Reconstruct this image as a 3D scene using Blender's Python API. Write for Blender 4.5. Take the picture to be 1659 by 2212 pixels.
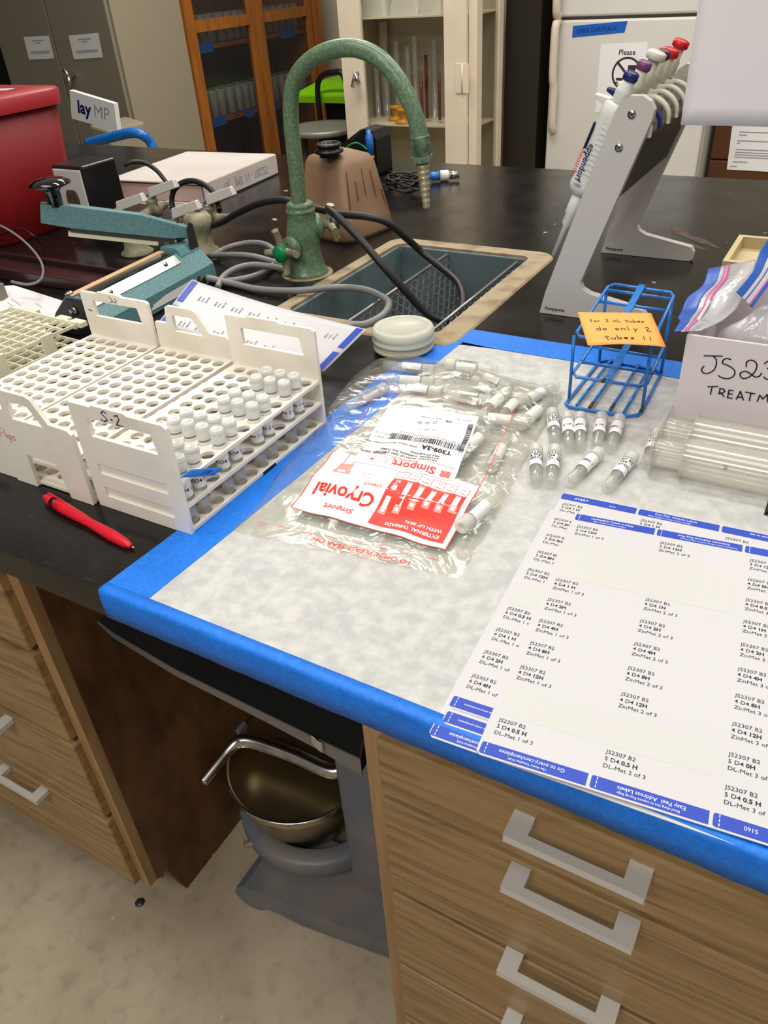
import bpy, bmesh, math, random
from mathutils import Vector, Matrix
random.seed(7)
PI = math.pi
S = bpy.context.scene
for o in list(bpy.data.objects): bpy.data.objects.remove(o)
C = S.collection

# ---------------- camera ----------------
CAM = Vector((0.479, -0.303, 1.328))
FPX = 1690.5
RX = Vector((0.8670437573614117, 0.49448863979186275, -0.06095988793787761))   # image right
RY = Vector((0.24219008799575636, -0.5252267412352332, -0.8157700849921045))   # image down
RZ = Vector((-0.43540680299831436, 0.6925444790107065, -0.5751548143713796))   # viewing direction
cd = bpy.data.cameras.new('camera'); cam = bpy.data.objects.new('camera', cd); C.objects.link(cam)
cd.sensor_fit = 'HORIZONTAL'; cd.sensor_width = 36.0; cd.lens = FPX/1659*36.0
cd.clip_start = 0.02; cd.clip_end = 60
m = Matrix((RX, -RY, -RZ)).transposed().to_4x4(); m.translation = CAM
cam.matrix_world = m
S.camera = cam

# ---------------- view, world, lamps ----------------
S.view_settings.view_transform = 'Standard'; S.view_settings.look = 'None'
S.view_settings.gamma = 1.0; S.view_settings.use_curve_mapping = False
S.view_settings.exposure = 0.0
S.cycles.transparent_max_bounces = 40; S.cycles.max_bounces = 10; S.cycles.transmission_bounces = 8
w = bpy.data.worlds.new('world'); S.world = w; w.use_nodes = True
w.node_tree.nodes['Background'].inputs[0].default_value = (1.0, 0.95, 0.88, 1)
w.node_tree.nodes['Background'].inputs[1].default_value = 0.27
def lamp(name, loc, sx, sy, power, col=(1, .95, .88), rot=(0, 0, 0)):
    l = bpy.data.lights.new(name, 'AREA'); l.shape = 'RECTANGLE'; l.size = sx; l.size_y = sy
    l.energy = power; l.color = col
    o = bpy.data.objects.new(name, l); C.objects.link(o); o.location = loc; o.rotation_euler = rot
    return o
lamp('ceiling_lamp', (-0.35, -0.15, 2.75), 1.6, .5, 16)
lamp('ceiling_lamp', (0.15, 1.0, 2.75), 1.7, .22, 22)
lamp('ceiling_lamp', (1.9, 0.5, 2.75), .4, 1.3, 9)
lamp('ceiling_lamp', (-1.3, 2.3, 2.75), 1.4, .3, 40)
lamp('ceiling_lamp', (0.6, 2.4, 2.75), 1.2, .3, 22)
lamp('ceiling_lamp', (0.3, -1.6, 2.75), 1.6, .6, 44)

# ---------------- helpers ----------------
BZ = 0.91
def ray(px, py): return RX*(px-829.5) + RY*(py-1106.0) + RZ*FPX
def onz(px, py, z=BZ):
    d = ray(px, py); return CAM + d*((z-CAM.z)/d.z)
def ony(px, py, y):
    d = ray(px, py); return CAM + d*((y-CAM.y)/d.y)
def onx(px, py, x):
    d = ray(px, py); return CAM + d*((x-CAM.x)/d.x)

def lin(c):
    def f(v):
        v = v/255.0
        return v/12.92 if v <= .04045 else ((v+.055)/1.055)**2.4
    return (f(c[0]), f(c[1]), f(c[2]), 1)
MATS = {}
def mat(name, col, rough=.5, metal=0, noise=None, bump=None, trans=0, ior=1.45, coat=0, spec=.5, sss=0, alpha=1, coord='Object', stretch=(1, 1, 1)):
    """noise=(scale, colour2, low, high) mixes a second colour in cloudy patches; bump=(scale, strength)"""
    m = bpy.data.materials.new(name); m.use_nodes = True; nt = m.node_tree; N = nt.nodes; L = nt.links
    b = N['Principled BSDF']
    b.inputs['Base Color'].default_value = lin(col); b.inputs['Roughness'].default_value = rough
    b.inputs['Metallic'].default_value = metal; b.inputs['IOR'].default_value = ior
    b.inputs['Transmission Weight'].default_value = trans; b.inputs['Coat Weight'].default_value = coat
    b.inputs['Specular IOR Level'].default_value = spec; b.inputs['Alpha'].default_value = alpha
    if sss:
        b.inputs['Subsurface Weight'].default_value = sss; b.inputs['Subsurface Radius'].default_value = (.006, .006, .005)
        b.inputs['Subsurface Scale'].default_value = 1.0
    if noise or bump:
        tc = N.new('ShaderNodeTexCoord'); mp = N.new('ShaderNodeMapping'); mp.inputs['Scale'].default_value = stretch
        L.new(tc.outputs[coord], mp.inputs[0])
    if noise:
        n = N.new('ShaderNodeTexNoise'); n.inputs['Scale'].default_value = noise[0]; n.inputs['Detail'].default_value = 6
        L.new(mp.outputs[0], n.inputs['Vector'])
        r = N.new('ShaderNodeMapRange'); r.inputs[1].default_value = noise[2]; r.inputs[2].default_value = noise[3]
        L.new(n.outputs[0], r.inputs[0])
        mx = N.new('ShaderNodeMix'); mx.data_type = 'RGBA'
        mx.inputs[6].default_value = lin(col); mx.inputs[7].default_value = lin(noise[1])
        L.new(r.outputs[0], mx.inputs[0]); L.new(mx.outputs[2], b.inputs['Base Color'])
    if bump:
        n2 = N.new('ShaderNodeTexNoise'); n2.inputs['Scale'].default_value = bump[0]; n2.inputs['Detail'].default_value = 4
        L.new(mp.outputs[0], n2.inputs['Vector'])
        bp = N.new('ShaderNodeBump'); bp.inputs['Strength'].default_value = bump[1]; bp.inputs['Distance'].default_value = .002
        L.new(n2.outputs[0], bp.inputs['Height']); L.new(bp.outputs[0], b.inputs['Normal'])
    MATS[name] = m
    return m
def film(name, tint, gloss=.25, rough=.12, bump=None, body=0.0, bodycol=(255, 255, 250), strength=.4):
    """thin clear plastic: see-through, with gloss, a little cloudy body and wrinkles"""
    m = bpy.data.materials.new(name); m.use_nodes = True; nt = m.node_tree; N = nt.nodes; L = nt.links
    N.remove(N['Principled BSDF']); out = N['Material Output']
    t = N.new('ShaderNodeBsdfTransparent'); t.inputs[0].default_value = lin(tint)
    g = N.new('ShaderNodeBsdfGlossy'); g.inputs['Roughness'].default_value = rough
    f = N.new('ShaderNodeLayerWeight'); f.inputs[0].default_value = .5
    pw = N.new('ShaderNodeMath'); pw.operation = 'POWER'; pw.inputs[1].default_value = 3.2; L.new(f.outputs['Facing'], pw.inputs[0])
    cl = N.new('ShaderNodeMath'); cl.operation = 'MULTIPLY_ADD'; cl.inputs[1].default_value = gloss*1.5; cl.inputs[2].default_value = gloss*.12; L.new(pw.outputs[0], cl.inputs[0])
    mx = N.new('ShaderNodeMixShader'); L.new(cl.outputs[0], mx.inputs[0])
    src = t
    if body:
        d = N.new('ShaderNodeBsdfDiffuse'); d.inputs[0].default_value = lin(bodycol)
        m2 = N.new('ShaderNodeMixShader'); m2.inputs[0].default_value = body
        L.new(t.outputs[0], m2.inputs[1]); L.new(d.outputs[0], m2.inputs[2]); src = m2
    L.new(src.outputs[0], mx.inputs[1]); L.new(g.outputs[0], mx.inputs[2]); L.new(mx.outputs[0], out.inputs[0])
    if bump:
        tc = N.new('ShaderNodeTexCoord'); n2 = N.new('ShaderNodeTexNoise'); n2.inputs['Scale'].default_value = bump
        n2.inputs['Detail'].default_value = 3; n2.inputs['Distortion'].default_value = 1.5
        L.new(tc.outputs['Object'], n2.inputs['Vector'])
        bp = N.new('ShaderNodeBump'); bp.inputs['Strength'].default_value = strength; bp.inputs['Distance'].default_value = .01
        L.new(n2.outputs[0], bp.inputs['Height']); L.new(bp.outputs[0], g.inputs['Normal']); L.new(bp.outputs[0], f.inputs['Normal'])
    MATS[name] = m
    return m
def wood(name, c1, c2, scale=(3, 26, 26), rot=(0, 0, 0), rough=.45, lo=.35, hi=.7):
    m = bpy.data.materials.new(name); m.use_nodes = True; nt = m.node_tree; N = nt.nodes; L = nt.links
    b = N['Principled BSDF']; b.inputs['Roughness'].default_value = rough
    tc = N.new('ShaderNodeTexCoord'); r0 = N.new('ShaderNodeMapping'); r0.inputs['Rotation'].default_value = rot
    mp = N.new('ShaderNodeMapping'); mp.inputs['Scale'].default_value = scale
    L.new(tc.outputs['Object'], r0.inputs[0]); L.new(r0.outputs[0], mp.inputs[0])
    n = N.new('ShaderNodeTexNoise'); n.inputs['Scale'].default_value = 1.6; n.inputs['Detail'].default_value = 7; n.inputs['Distortion'].default_value = .6
    L.new(mp.outputs[0], n.inputs['Vector'])
    n2 = N.new('ShaderNodeTexNoise'); n2.inputs['Scale'].default_value = 7; n2.inputs['Detail'].default_value = 4
    L.new(mp.outputs[0], n2.inputs['Vector'])
    ad = N.new('ShaderNodeMath'); ad.operation = 'MULTIPLY_ADD'; ad.inputs[1].default_value = .35; L.new(n2.outputs[0], ad.inputs[0]); L.new(n.outputs[0], ad.inputs[2])
    r = N.new('ShaderNodeMapRange'); r.inputs[1].default_value = lo+.17; r.inputs[2].default_value = hi+.17; L.new(ad.outputs[0], r.inputs[0])
    mx = N.new('ShaderNodeMix'); mx.data_type = 'RGBA'; mx.inputs[6].default_value = lin(c1); mx.inputs[7].default_value = lin(c2)
    L.new(r.outputs[0], mx.inputs[0]); L.new(mx.outputs[2], b.inputs['Base Color'])
    bp = N.new('ShaderNodeBump'); bp.inputs['Strength'].default_value = .12; bp.inputs['Distance'].default_value = .001
    L.new(ad.outputs[0], bp.inputs['Height']); L.new(bp.outputs[0], b.inputs['Normal'])
    MATS[name] = m
    return m

# colours of the room
mat('epoxy', (20, 18, 17), .3, noise=(9, (27, 25, 24), .5, .75), bump=(260, .08), spec=.4)
mat('tape', (8, 108, 214), .55, noise=(300, (20, 124, 228), .4, .7), bump=(160, .25))
mat('tape_thin', (12, 92, 190), .6)
mat('absorbent', (178, 178, 177), .9, noise=(95, (198, 198, 194), .36, .66), bump=(90, .15))
mat('white_plastic', (236, 231, 220), .42, noise=(14, (222, 215, 200), .5, .72), coat=.1)
mat('shelf_floor', (196, 176, 150), .6)
mat('cream_plastic', (222, 217, 192), .4)
film('cap', (248, 249, 248), .4, .25, body=.52, bodycol=(240, 242, 240))
mat('label_white', (236, 235, 236), .6)
mat('ink', (38, 36, 42), .7)
mat('ink_grey', (150, 150, 160), .7)
mat('marker', (22, 16, 48), .6)
mat('red_ink', (214, 36, 36), .6)
mat('print_blue', (28, 66, 178), .5)
mat('print_white', (235, 236, 242), .6)
mat('print_red', (240, 36, 8), .45)
mat('print_pink', (243, 150, 140), .5)
mat('ghost', (199, 199, 196), .6)
mat('ghost_grey', (219, 219, 214), .6)
mat('paper', (232, 230, 231), .7, noise=(6, (224, 222, 224), .4, .7))
mat('sheet_paper', (199, 198, 201), .55)
mat('steel', (190, 188, 184), .22, 1, noise=(20, (150, 148, 142), .4, .7))
mat('chrome', (215, 213, 208), .12, 1)
mat('alum', (196, 196, 196), .38, 1, bump=(300, .05))
mat('alum_paint', (208, 206, 202), .35, .25)
mat('dark_metal', (78, 78, 76), .4, .7)
mat('black', (16, 15, 16), .35)
mat('black_gloss', (10, 10, 11), .08, coat=.6)
mat('black_rubber', (22, 21, 22), .45)
mat('grey_rubber', (122, 122, 120), .42)
mat('green_patina', (84, 112, 84), .42, noise=(240, (120, 140, 110), .45, .75), bump=(180, .35), coat=.25)
mat('green_dark', (72, 98, 78), .5, noise=(70, (128, 150, 118), .45, .66), bump=(240, .45))
mat('tarnish', (176, 168, 142), .32, .55, noise=(60, (130, 120, 96), .45, .7), bump=(120, .3))
mat('corroded', (150, 146, 118), .6, .1, noise=(45, (108, 104, 84), .42, .66), bump=(120, .5))
mat('green_button', (0, 128, 72), .35)
mat('blue_button', (44, 52, 130), .35)
mat('sink_grey', (104, 120, 124), .4, noise=(6, (86, 100, 104), .4, .7))
mat('grout', (160, 144, 116), .75, noise=(34, (126, 108, 82), .45, .7), bump=(80, .4))
mat('mesh_steel', (150, 150, 150), .35, .7)
mat('clay_brown', (134, 106, 80), .6, noise=(10, (114, 86, 62), .4, .7), bump=(90, .15))
mat('stain', (96, 52, 30), .6)
mat('red_plastic', (122, 6, 14), .5)
mat('red_lid', (150, 26, 36), .45)
mat('red_pen', (212, 22, 42), .3)
mat('red_cap', (190, 22, 24), .3)
mat('tray_reflected_red', (48, 26, 28), .25)  # dark tray colour with the red bin's reflection painted into it
mat('teal', (86, 126, 130), .35, bump=(400, .5), noise=(200, (98, 140, 144), .4, .7))
mat('tan_strip', (205, 168, 130), .5)
mat('stand_grey', (196, 192, 186), .38)
mat('stand_shade', (150, 145, 138), .4)
mat('pip_white', (216, 217, 212), .35)
mat('pip_cream', (205, 202, 184), .35)
mat('navy', (24, 30, 96), .3)
mat('purple', (112, 56, 104), .3)
mat('maroon', (84, 34, 50), .3)
mat('panel_dark', (48, 43, 38), .35)
mat('blue_coat', (24, 116, 200), .3, noise=(150, (18, 84, 150), .5, .7), coat=.3)
mat('rust', (66, 56, 50), .7, noise=(200, (120, 70, 40), .5, .7))
mat('orange_note', (255, 168, 84), .7)
mat('carton', (212, 204, 206), .75, bump=(30, .3))
mat('blue_zip', (34, 84, 172), .35)
mat('pink_zip', (206, 84, 150), .35)
mat('jar_lid', (222, 222, 208), .28, trans=.35, ior=1.2)
mat('jar_body', (214, 212, 188), .4, trans=.35, ior=1.2)
mat('pink_page', (205, 178, 172), .6)
mat('binder_white', (212, 206, 200), .38, noise=(7, (204, 188, 184), .45, .7))
mat('concrete', (184, 170, 146), .75, noise=(3.5, (146, 130, 106), .36, .7), bump=(60, .4))
mat('wall_paint', (190, 180, 160), .8)
mat('cab_grey', (128, 122, 106), .5)
mat('cab_grey_lit', (150, 141, 120), .5)  # lighter copy of the cupboard grey, light on its side panel painted in
mat('cab_cream', (226, 212, 190), .45, noise=(5, (216, 202, 180), .4, .7))
mat('cab_inside', (186, 180, 158), .6)
mat('fridge', (214, 212, 206), .4)
mat('fridge_handle', (216, 204, 184), .4)
mat('dark_cabinet', (44, 38, 28), .6)
mat('void', (8, 7, 6), .9)
mat('lime', (132, 206, 16), .4)
mat('amber', (214, 150, 26), .4)
mat('liquid_red', (116, 18, 24), .3)
mat('brown_cabinet', (86, 50, 24), .5)
mat('stool_grey', (140, 138, 132), .4, .3)
mat('lip_grey', (120, 120, 120), .4, .5)
mat('mixer_grey', (96, 102, 110), .42, noise=(9, (124, 116, 110), .42, .7))
mat('bowl_steel', (206, 190, 150), .3, 1, noise=(6, (130, 118, 90), .4, .7))
mat('frame_wood_pale', (196, 180, 140), .6)
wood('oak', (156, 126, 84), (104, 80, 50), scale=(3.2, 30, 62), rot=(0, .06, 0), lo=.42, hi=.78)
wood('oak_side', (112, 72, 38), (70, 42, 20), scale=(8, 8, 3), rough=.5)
wood('oak_edge', (170, 134, 92), (138, 104, 66), scale=(20, 20, 2))
wood('orange_wood', (172, 104, 40), (140, 80, 26), scale=(16, 16, 2))
film('clear', (250, 251, 250), .4, .04)
film('bag_film', (252, 252, 249), .42, .16, bump=16, body=.055, bodycol=(236, 236, 228), strength=.5)
film('zip_film', (250, 250, 252), .4, .2, bump=22, body=.5, bodycol=(222, 222, 226))
film('frost', (248, 249, 246), .35, .2, body=.5, bodycol=(235, 236, 230))
film('clear_rigid', (254, 254, 252), .34, .08, body=.2, bodycol=(238, 236, 228))
film('vial_clear', (254, 254, 253), .28, .06, body=.15, bodycol=(232, 232, 226))
film('pane', (246, 246, 243), .2, .03)
film('pane_dark', (228, 226, 224), .16, .1, body=.06, bodycol=(120, 120, 125))
film('glassware', (246, 248, 248), .45, .08, body=.4, bodycol=(220, 224, 224))

def chain(o):
    M = Matrix.Identity(4)
    while o: M = o.matrix_basis @ M; o = o.parent
    return M
class MB:
    """collects shapes in world coordinates; build() links them as one mesh object"""
    def __init__(s): s.v = []; s.f = []; s.fm = []; s.sm = []; s.mats = []; s.T = None
    def mi(s, m):
        if m not in s.mats: s.mats.append(m)
        return s.mats.index(m)
    def add(s, vs, fs, m, smooth=False):
        b = len(s.v); k = s.mi(m)
        s.v += [Vector(x) for x in vs] if s.T is None else [s.T @ Vector(x) for x in vs]
        for f in fs: s.f.append([i+b for i in f]); s.fm.append(k); s.sm.append(smooth)
    def box(s, x0, x1, y0, y1, z0, z1, m, F=None):
        vs = [(x, y, z) for z in (z0, z1) for y in (y0, y1) for x in (x0, x1)]
        if F: vs = [F(*q) for q in vs]
        s.add(vs, [(0, 2, 3, 1), (4, 5, 7, 6), (0, 1, 5, 4), (1, 3, 7, 5), (3, 2, 6, 7), (2, 0, 4, 6)], m)
    def hexa(s, low, high, m):
        """low and high: four points each, same order"""
        vs = list(low)+list(high)
        s.add(vs, [(3, 2, 1, 0), (4, 5, 6, 7)]+[(i, (i+1) % 4, 4+(i+1) % 4, 4+i) for i in range(4)], m)
    def prism(s, poly, w0, w1, m, F, smooth=False):
        n = len(poly); vs = [F(u, v, w0) for u, v in poly]+[F(u, v, w1) for u, v in poly]
        s.add(vs, [tuple(range(n))[::-1], tuple(range(n, 2*n))], m)
        s.add(vs, [(i, (i+1) % n, n+(i+1) % n, n+i) for i in range(n)], m, smooth)
    def poly(s, pts, m): s.add(pts, [tuple(range(len(pts)))], m)
    def tube(s, pts, r, m, n=8, closed=False, caps=True):
        pts = [Vector(p) for p in pts]; k = len(pts)
        rs = r if isinstance(r, (list, tuple)) else [r]*k
        tan = []
        for i in range(k):
            a = pts[(i-1) % k] if (closed or i > 0) else pts[i]; b = pts[(i+1) % k] if (closed or i < k-1) else pts[i]
            t = (b-a); tan.append(t.normalized() if t.length > 1e-9 else Vector((0, 0, 1)))
        up = Vector((0, 0, 1)) if abs(tan[0].z) < .9 else Vector((1, 0, 0))
        U = tan[0].cross(up).normalized(); vs = []
        for i in range(k):
            U = (U - tan[i]*U.dot(tan[i])); U = U.normalized() if U.length > 1e-6 else tan[i].orthogonal().normalized()
            W = tan[i].cross(U)
            for j in range(n):
                a = 2*PI*j/n; vs.append(pts[i]+(U*math.cos(a)+W*math.sin(a))*rs[i])
        fs = []
        for i in range(k if closed else k-1):
            for j in range(n):
                a = i*n+j; b = i*n+(j+1) % n; c = ((i+1) % k)*n+(j+1) % n; d = ((i+1) % k)*n+j; fs.append((a, b, c, d))
        s.add(vs, fs, m, True)
        if caps and not closed:
            base = len(s.v)-len(vs); mi = s.mi(m)
            s.f.append([base+j for j in range(n)][::-1]); s.fm.append(mi); s.sm.append(False)
            s.f.append([base+(k-1)*n+j for j in range(n)]); s.fm.append(mi); s.sm.append(False)
    def lathe(s, prof, m, F, n=20, smooth=True, a0=0, a1=2*PI, cap=True):
        """prof: list of (radius, height); F maps (x, y, z)"""
        full = abs(a1-a0-2*PI) < 1e-6; na = n if full else n+1; vs = []
        for r, z in prof:
            for j in range(na):
                a = a0+(a1-a0)*j/n; vs.append(F(r*math.cos(a), r*math.sin(a), z))
        fs = []
        for i in range(len(prof)-1):
            for j in range(n):
                j2 = (j+1) % na; fs.append((i*na+j, i*na+j2, (i+1)*na+j2, (i+1)*na+j))
        s.add(vs, fs, m, smooth)
        if full and cap:
            base = len(s.v)-len(vs); mi = s.mi(m)
            if prof[0][0] > 1e-5: s.f.append([base+j for j in range(n)][::-1]); s.fm.append(mi); s.sm.append(False)
            if prof[-1][0] > 1e-5: s.f.append([base+(len(prof)-1)*n+j for j in range(n)]); s.fm.append(mi); s.sm.append(False)
    def cyl(s, r, z0, z1, m, F, n=20): s.lathe([(r, z0), (r, z1)], m, F, n)
    def grid(s, fn, nu, nv, m, smooth=True):
        vs = [fn(i/nu, j/nv) for j in range(nv+1) for i in range(nu+1)]
        fs = [(j*(nu+1)+i, j*(nu+1)+i+1, (j+1)*(nu+1)+i+1, (j+1)*(nu+1)+i) for j in range(nv) for i in range(nu)]
        s.add(vs, fs, m, smooth)
    def rect(s, u0, u1, v0, v1, m, F, w=0, nu=1, nv=1):
        s.grid(lambda a, b: F(u0+(u1-u0)*a, v0+(v1-v0)*b, w), nu, nv, m, False)
    def text(s, body, size, u, v, m, F, w=.00015, bold=0, align='LEFT', flip=1, sx=1.0, step=None):
        vs, fs = glyphs(body, bold, align)
        if step:
            pass
        s.add([F(u+x*size*sx*flip, v+y*size*flip, w) for x, y in vs], fs, m)
    def stroke(s, pts, wd, m, F, w=.0002):
        """a flat pen stroke along 2-D points"""
        for a, b in zip(pts, pts[1:]):
            dx, dy = b[0]-a[0], b[1]-a[1]; l = math.hypot(dx, dy) or 1e-6
            nx, ny = -dy/l*wd/2, dx/l*wd/2; ex, ey = dx/l*wd*.3, dy/l*wd*.3
            s.add([F(a[0]+nx-ex, a[1]+ny-ey, w), F(a[0]-nx-ex, a[1]-ny-ey, w), F(b[0]-nx+ex, b[1]-ny+ey, w), F(b[0]+nx+ex, b[1]+ny+ey, w)], [(0, 1, 2, 3)], m)
    def build(s, name, parent=None, bevel=0, seg=2, sub=0):
        inv = chain(parent).inverted() if parent else Matrix.Identity(4)
        me = bpy.data.meshes.new(name); me.from_pydata([tuple(inv @ v) for v in s.v], [], s.f)
        for k in s.mats: me.materials.append(MATS[k])
        me.polygons.foreach_set('material_index', s.fm); me.polygons.foreach_set('use_smooth', s.sm)
        me.update()
        o = bpy.data.objects.new(name, me); C.objects.link(o)
        if parent: o.parent = parent
        if bevel:
            b = o.modifiers.new('bevel', 'BEVEL'); b.width = bevel; b.segments = seg; b.limit_method = 'ANGLE'; b.angle_limit = math.radians(50)
        if sub:
            u = o.modifiers.new('sub', 'SUBSURF'); u.levels = sub; u.render_levels = sub
        return o
_tc = {}
def glyphs(body, bold, align):
    k = (body, bold, align)
    if k not in _tc:
        cu = bpy.data.curves.new('t', 'FONT'); cu.body = body; cu.size = 1; cu.offset = bold; cu.align_x = align; cu.resolution_u = 2
        o = bpy.data.objects.new('t', cu); C.objects.link(o); bpy.context.view_layer.update()
        me = bpy.data.meshes.new_from_object(o.evaluated_get(bpy.context.evaluated_depsgraph_get()))
        _tc[k] = ([(v.co.x, v.co.y) for v in me.vertices], [tuple(p.vertices) for p in me.polygons])
        bpy.data.objects.remove(o); bpy.data.curves.remove(cu); bpy.data.meshes.remove(me)
    return _tc[k]
def frame(o, u, v, w=None):
    o, u, v = Vector(o), Vector(u), Vector(v); w = Vector(w) if w else u.cross(v).normalized()
    return lambda a, b, c=0: o+u*a+v*b+w*c
def axisframe(p, d, side=None):
    """z of the frame runs along d from p"""
    p, d = Vector(p), Vector(d).normalized(); u = Vector(side) if side else d.orthogonal()
    u = (u-d*u.dot(d)).normalized(); v = d.cross(u)
    return lambda a, b, c=0: p+u*a+v*b+d*c
def ident(a, b, c=0): return Vector((a, b, c))
def at(x, y, z): return lambda a, b, c=0: Vector((x+a, y+b, z+c))
def smooth(pts, k=6, closed=False):
    pts = [Vector(p) for p in pts]; n = len(pts); out = []
    for i in range(n if closed else n-1):
        if closed: p0, p1, p2, p3 = pts[(i-1) % n], pts[i], pts[(i+1) % n], pts[(i+2) % n]
        else: p0, p1, p2, p3 = pts[max(i-1, 0)], pts[i], pts[i+1], pts[min(i+2, n-1)]
        for j in range(k):
            t = j/k; out.append(.5*((2*p1)+(p2-p0)*t+(2*p0-5*p1+4*p2-p3)*t*t+(3*p1-p0-3*p2+p3)*t*t*t))
    if not closed: out.append(pts[-1])
    return out
def tag(o, label=None, cat=None, group=None, kind=None):
    if label: o['label'] = label
    if cat: o['category'] = cat
    if group: o['group'] = group
    if kind: o['kind'] = kind
    return o
def thing(name, loc, label, cat, group=None, rz=0):
    o = bpy.data.objects.new(name, None); C.objects.link(o); o.empty_display_size = .02
    o.location = loc; o.rotation_euler = (0, 0, rz)
    return tag(o, label, cat, group)
def copy_tree(o, parent=None):
    c = o.copy(); C.objects.link(c); c.parent = parent
    for ch in list(o.children): copy_tree(ch, c)
    return c

# ================= the setting =================
b = MB(); b.box(-3.9, 2.2, -1.4, 4.3, -.05, 0, 'concrete')
floor = tag(b.build('floor'), kind='structure')
# concrete: light specks and stains of their own
nt = MATS['concrete'].node_tree; N = nt.nodes; L = nt.links; P_ = N['Principled BSDF']
tc = N.new('ShaderNodeTexCoord'); vo = N.new('ShaderNodeTexVoronoi'); vo.inputs['Scale'].default_value = 22
L.new(tc.outputs['Object'], vo.inputs['Vector'])
n3 = N.new('ShaderNodeTexNoise'); n3.inputs['Scale'].default_value = 70; n3.inputs['Detail'].default_value = 5; L.new(tc.outputs['Object'], n3.inputs['Vector'])
sb = N.new('ShaderNodeMath'); sb.operation = 'MULTIPLY_ADD'; sb.inputs[1].default_value = -.16; L.new(n3.outputs[0], sb.inputs[0]); L.new(vo.outputs['Distance'], sb.inputs[2])
rr = N.new('ShaderNodeMapRange'); rr.inputs[1].default_value = .0; rr.inputs[2].default_value = -.03; L.new(sb.outputs[0], rr.inputs[0])
old = P_.inputs['Base Color'].links[0].from_socket
mx = N.new('ShaderNodeMix'); mx.data_type = 'RGBA'; mx.inputs[7].default_value = lin((184, 176, 152)); L.new(rr.outputs[0], mx.inputs[0]); L.new(old, mx.inputs[6])
n4 = N.new('ShaderNodeTexNoise'); n4.inputs['Scale'].default_value = 34; n4.inputs['Detail'].default_value = 8; L.new(tc.outputs['Object'], n4.inputs['Vector'])
r4 = N.new('ShaderNodeMapRange'); r4.inputs[1].default_value = .52; r4.inputs[2].default_value = .75; r4.inputs[4].default_value = .4; L.new(n4.outputs[0], r4.inputs[0])
m4 = N.new('ShaderNodeMix'); m4.data_type = 'RGBA'; m4.inputs[7].default_value = lin((112, 103, 88)); L.new(r4.outputs[0], m4.inputs[0]); L.new(mx.outputs[2], m4.inputs[6])
L.new(m4.outputs[2], P_.inputs['Base Color'])
b = MB(); b.box(-3.9, 2.2, 4.25, 4.35, 0, 2.9, 'wall_paint'); tag(b.build('wall_back'), kind='structure')
b = MB(); b.box(-3.95, -3.85, -1.4, 4.3, 0, 2.9, 'void'); tag(b.build('wall_left'), kind='structure')

mat('dried_brown', (74, 56, 48), .55, noise=(60, (50, 40, 36), .4, .6)); mat('chip_grey', (136, 132, 126), .6)
# ---- bench top with sink cut-out ----
SX0, SX1, SY0, SY1 = -.229, .026, .585, .94      # basin opening
RX0, RX1, RY0, RY1 = -.25, .06, .555, .968       # outer edge of the pale rim
TH = .03
b = MB()
xs = [-2.6, SX0, SX1, 1.25]; ys = [0, SY0, SY1, 1.562]
for i in range(3):
    for j in range(3):
        if i == 1 and j == 1: continue
        x0, x1, y0, y1 = xs[i], xs[i+1], ys[j], ys[j+1]
        b.add([(x0, y0, BZ), (x1, y0, BZ), (x1, y1, BZ), (x0, y1, BZ)], [(0, 1, 2, 3)], 'epoxy')
        b.add([(x0, y0, BZ-TH), (x1, y0, BZ-TH), (x1, y1, BZ-TH), (x0, y1, BZ-TH)], [(3, 2, 1, 0)], 'epoxy')
def wallq(p, q): b.add([(p[0], p[1], BZ-TH), (q[0], q[1], BZ-TH), (q[0], q[1], BZ), (p[0], p[1], BZ)], [(0, 1, 2, 3)], 'epoxy')
wallq((-2.6, 0), (1.25, 0)); wallq((1.25, 0), (1.25, 1.562)); wallq((1.25, 1.562), (-2.6, 1.562)); wallq((-2.6, 1.562), (-2.6, 0))
wallq((SX0, SY1), (SX1, SY1)); wallq((SX1, SY1), (SX1, SY0)); wallq((SX1, SY0), (SX0, SY0)); wallq((SX0, SY0), (SX0, SY1))
bench = tag(b.build('lab_bench'), 'black epoxy lab bench slab with worn specks, carrying racks, sink and sheets', 'bench')
# epoxy: scratches and dried spots
nt = MATS['epoxy'].node_tree; N = nt.nodes; L = nt.links; P_ = N['Principled BSDF']
tc = N.new('ShaderNodeTexCoord')
def speck(scale, lo, hi, col, prev, str_=(1, 1, 1), amount=1.0):
    mp = N.new('ShaderNodeMapping'); mp.inputs['Scale'].default_value = str_; L.new(tc.outputs['Object'], mp.inputs[0])
    n = N.new('ShaderNodeTexNoise'); n.inputs['Scale'].default_value = scale; n.inputs['Detail'].default_value = 3; L.new(mp.outputs[0], n.inputs['Vector'])
    r = N.new('ShaderNodeMapRange'); r.inputs[1].default_value = lo; r.inputs[2].default_value = hi; r.inputs[4].default_value = amount; L.new(n.outputs[0], r.inputs[0])
    mx = N.new('ShaderNodeMix'); mx.data_type = 'RGBA'; mx.inputs[7].default_value = lin(col); L.new(r.outputs[0], mx.inputs[0]); L.new(prev, mx.inputs[6])
    return mx.outputs[2]
prev = P_.inputs['Base Color'].links[0].from_socket
prev = speck(40, .74, .765, (110, 106, 100), prev)
prev = speck(9, .60, .85, (44, 40, 38), prev, (1, 3, 1), .6)
prev = speck(60, .62, .8, (58, 55, 52), prev, (1, 9, 1), .7)
L.new(prev, P_.inputs['Base Color'])
nr = N.new('ShaderNodeTexNoise'); nr.inputs['Scale'].default_value = 11; L.new(tc.outputs['Object'], nr.inputs['Vector'])
r5 = N.new('ShaderNodeMapRange'); r5.inputs[3].default_value = .15; r5.inputs[4].default_value = .24; r5.inputs[1].default_value = .3; r5.inputs[2].default_value = .7
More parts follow.
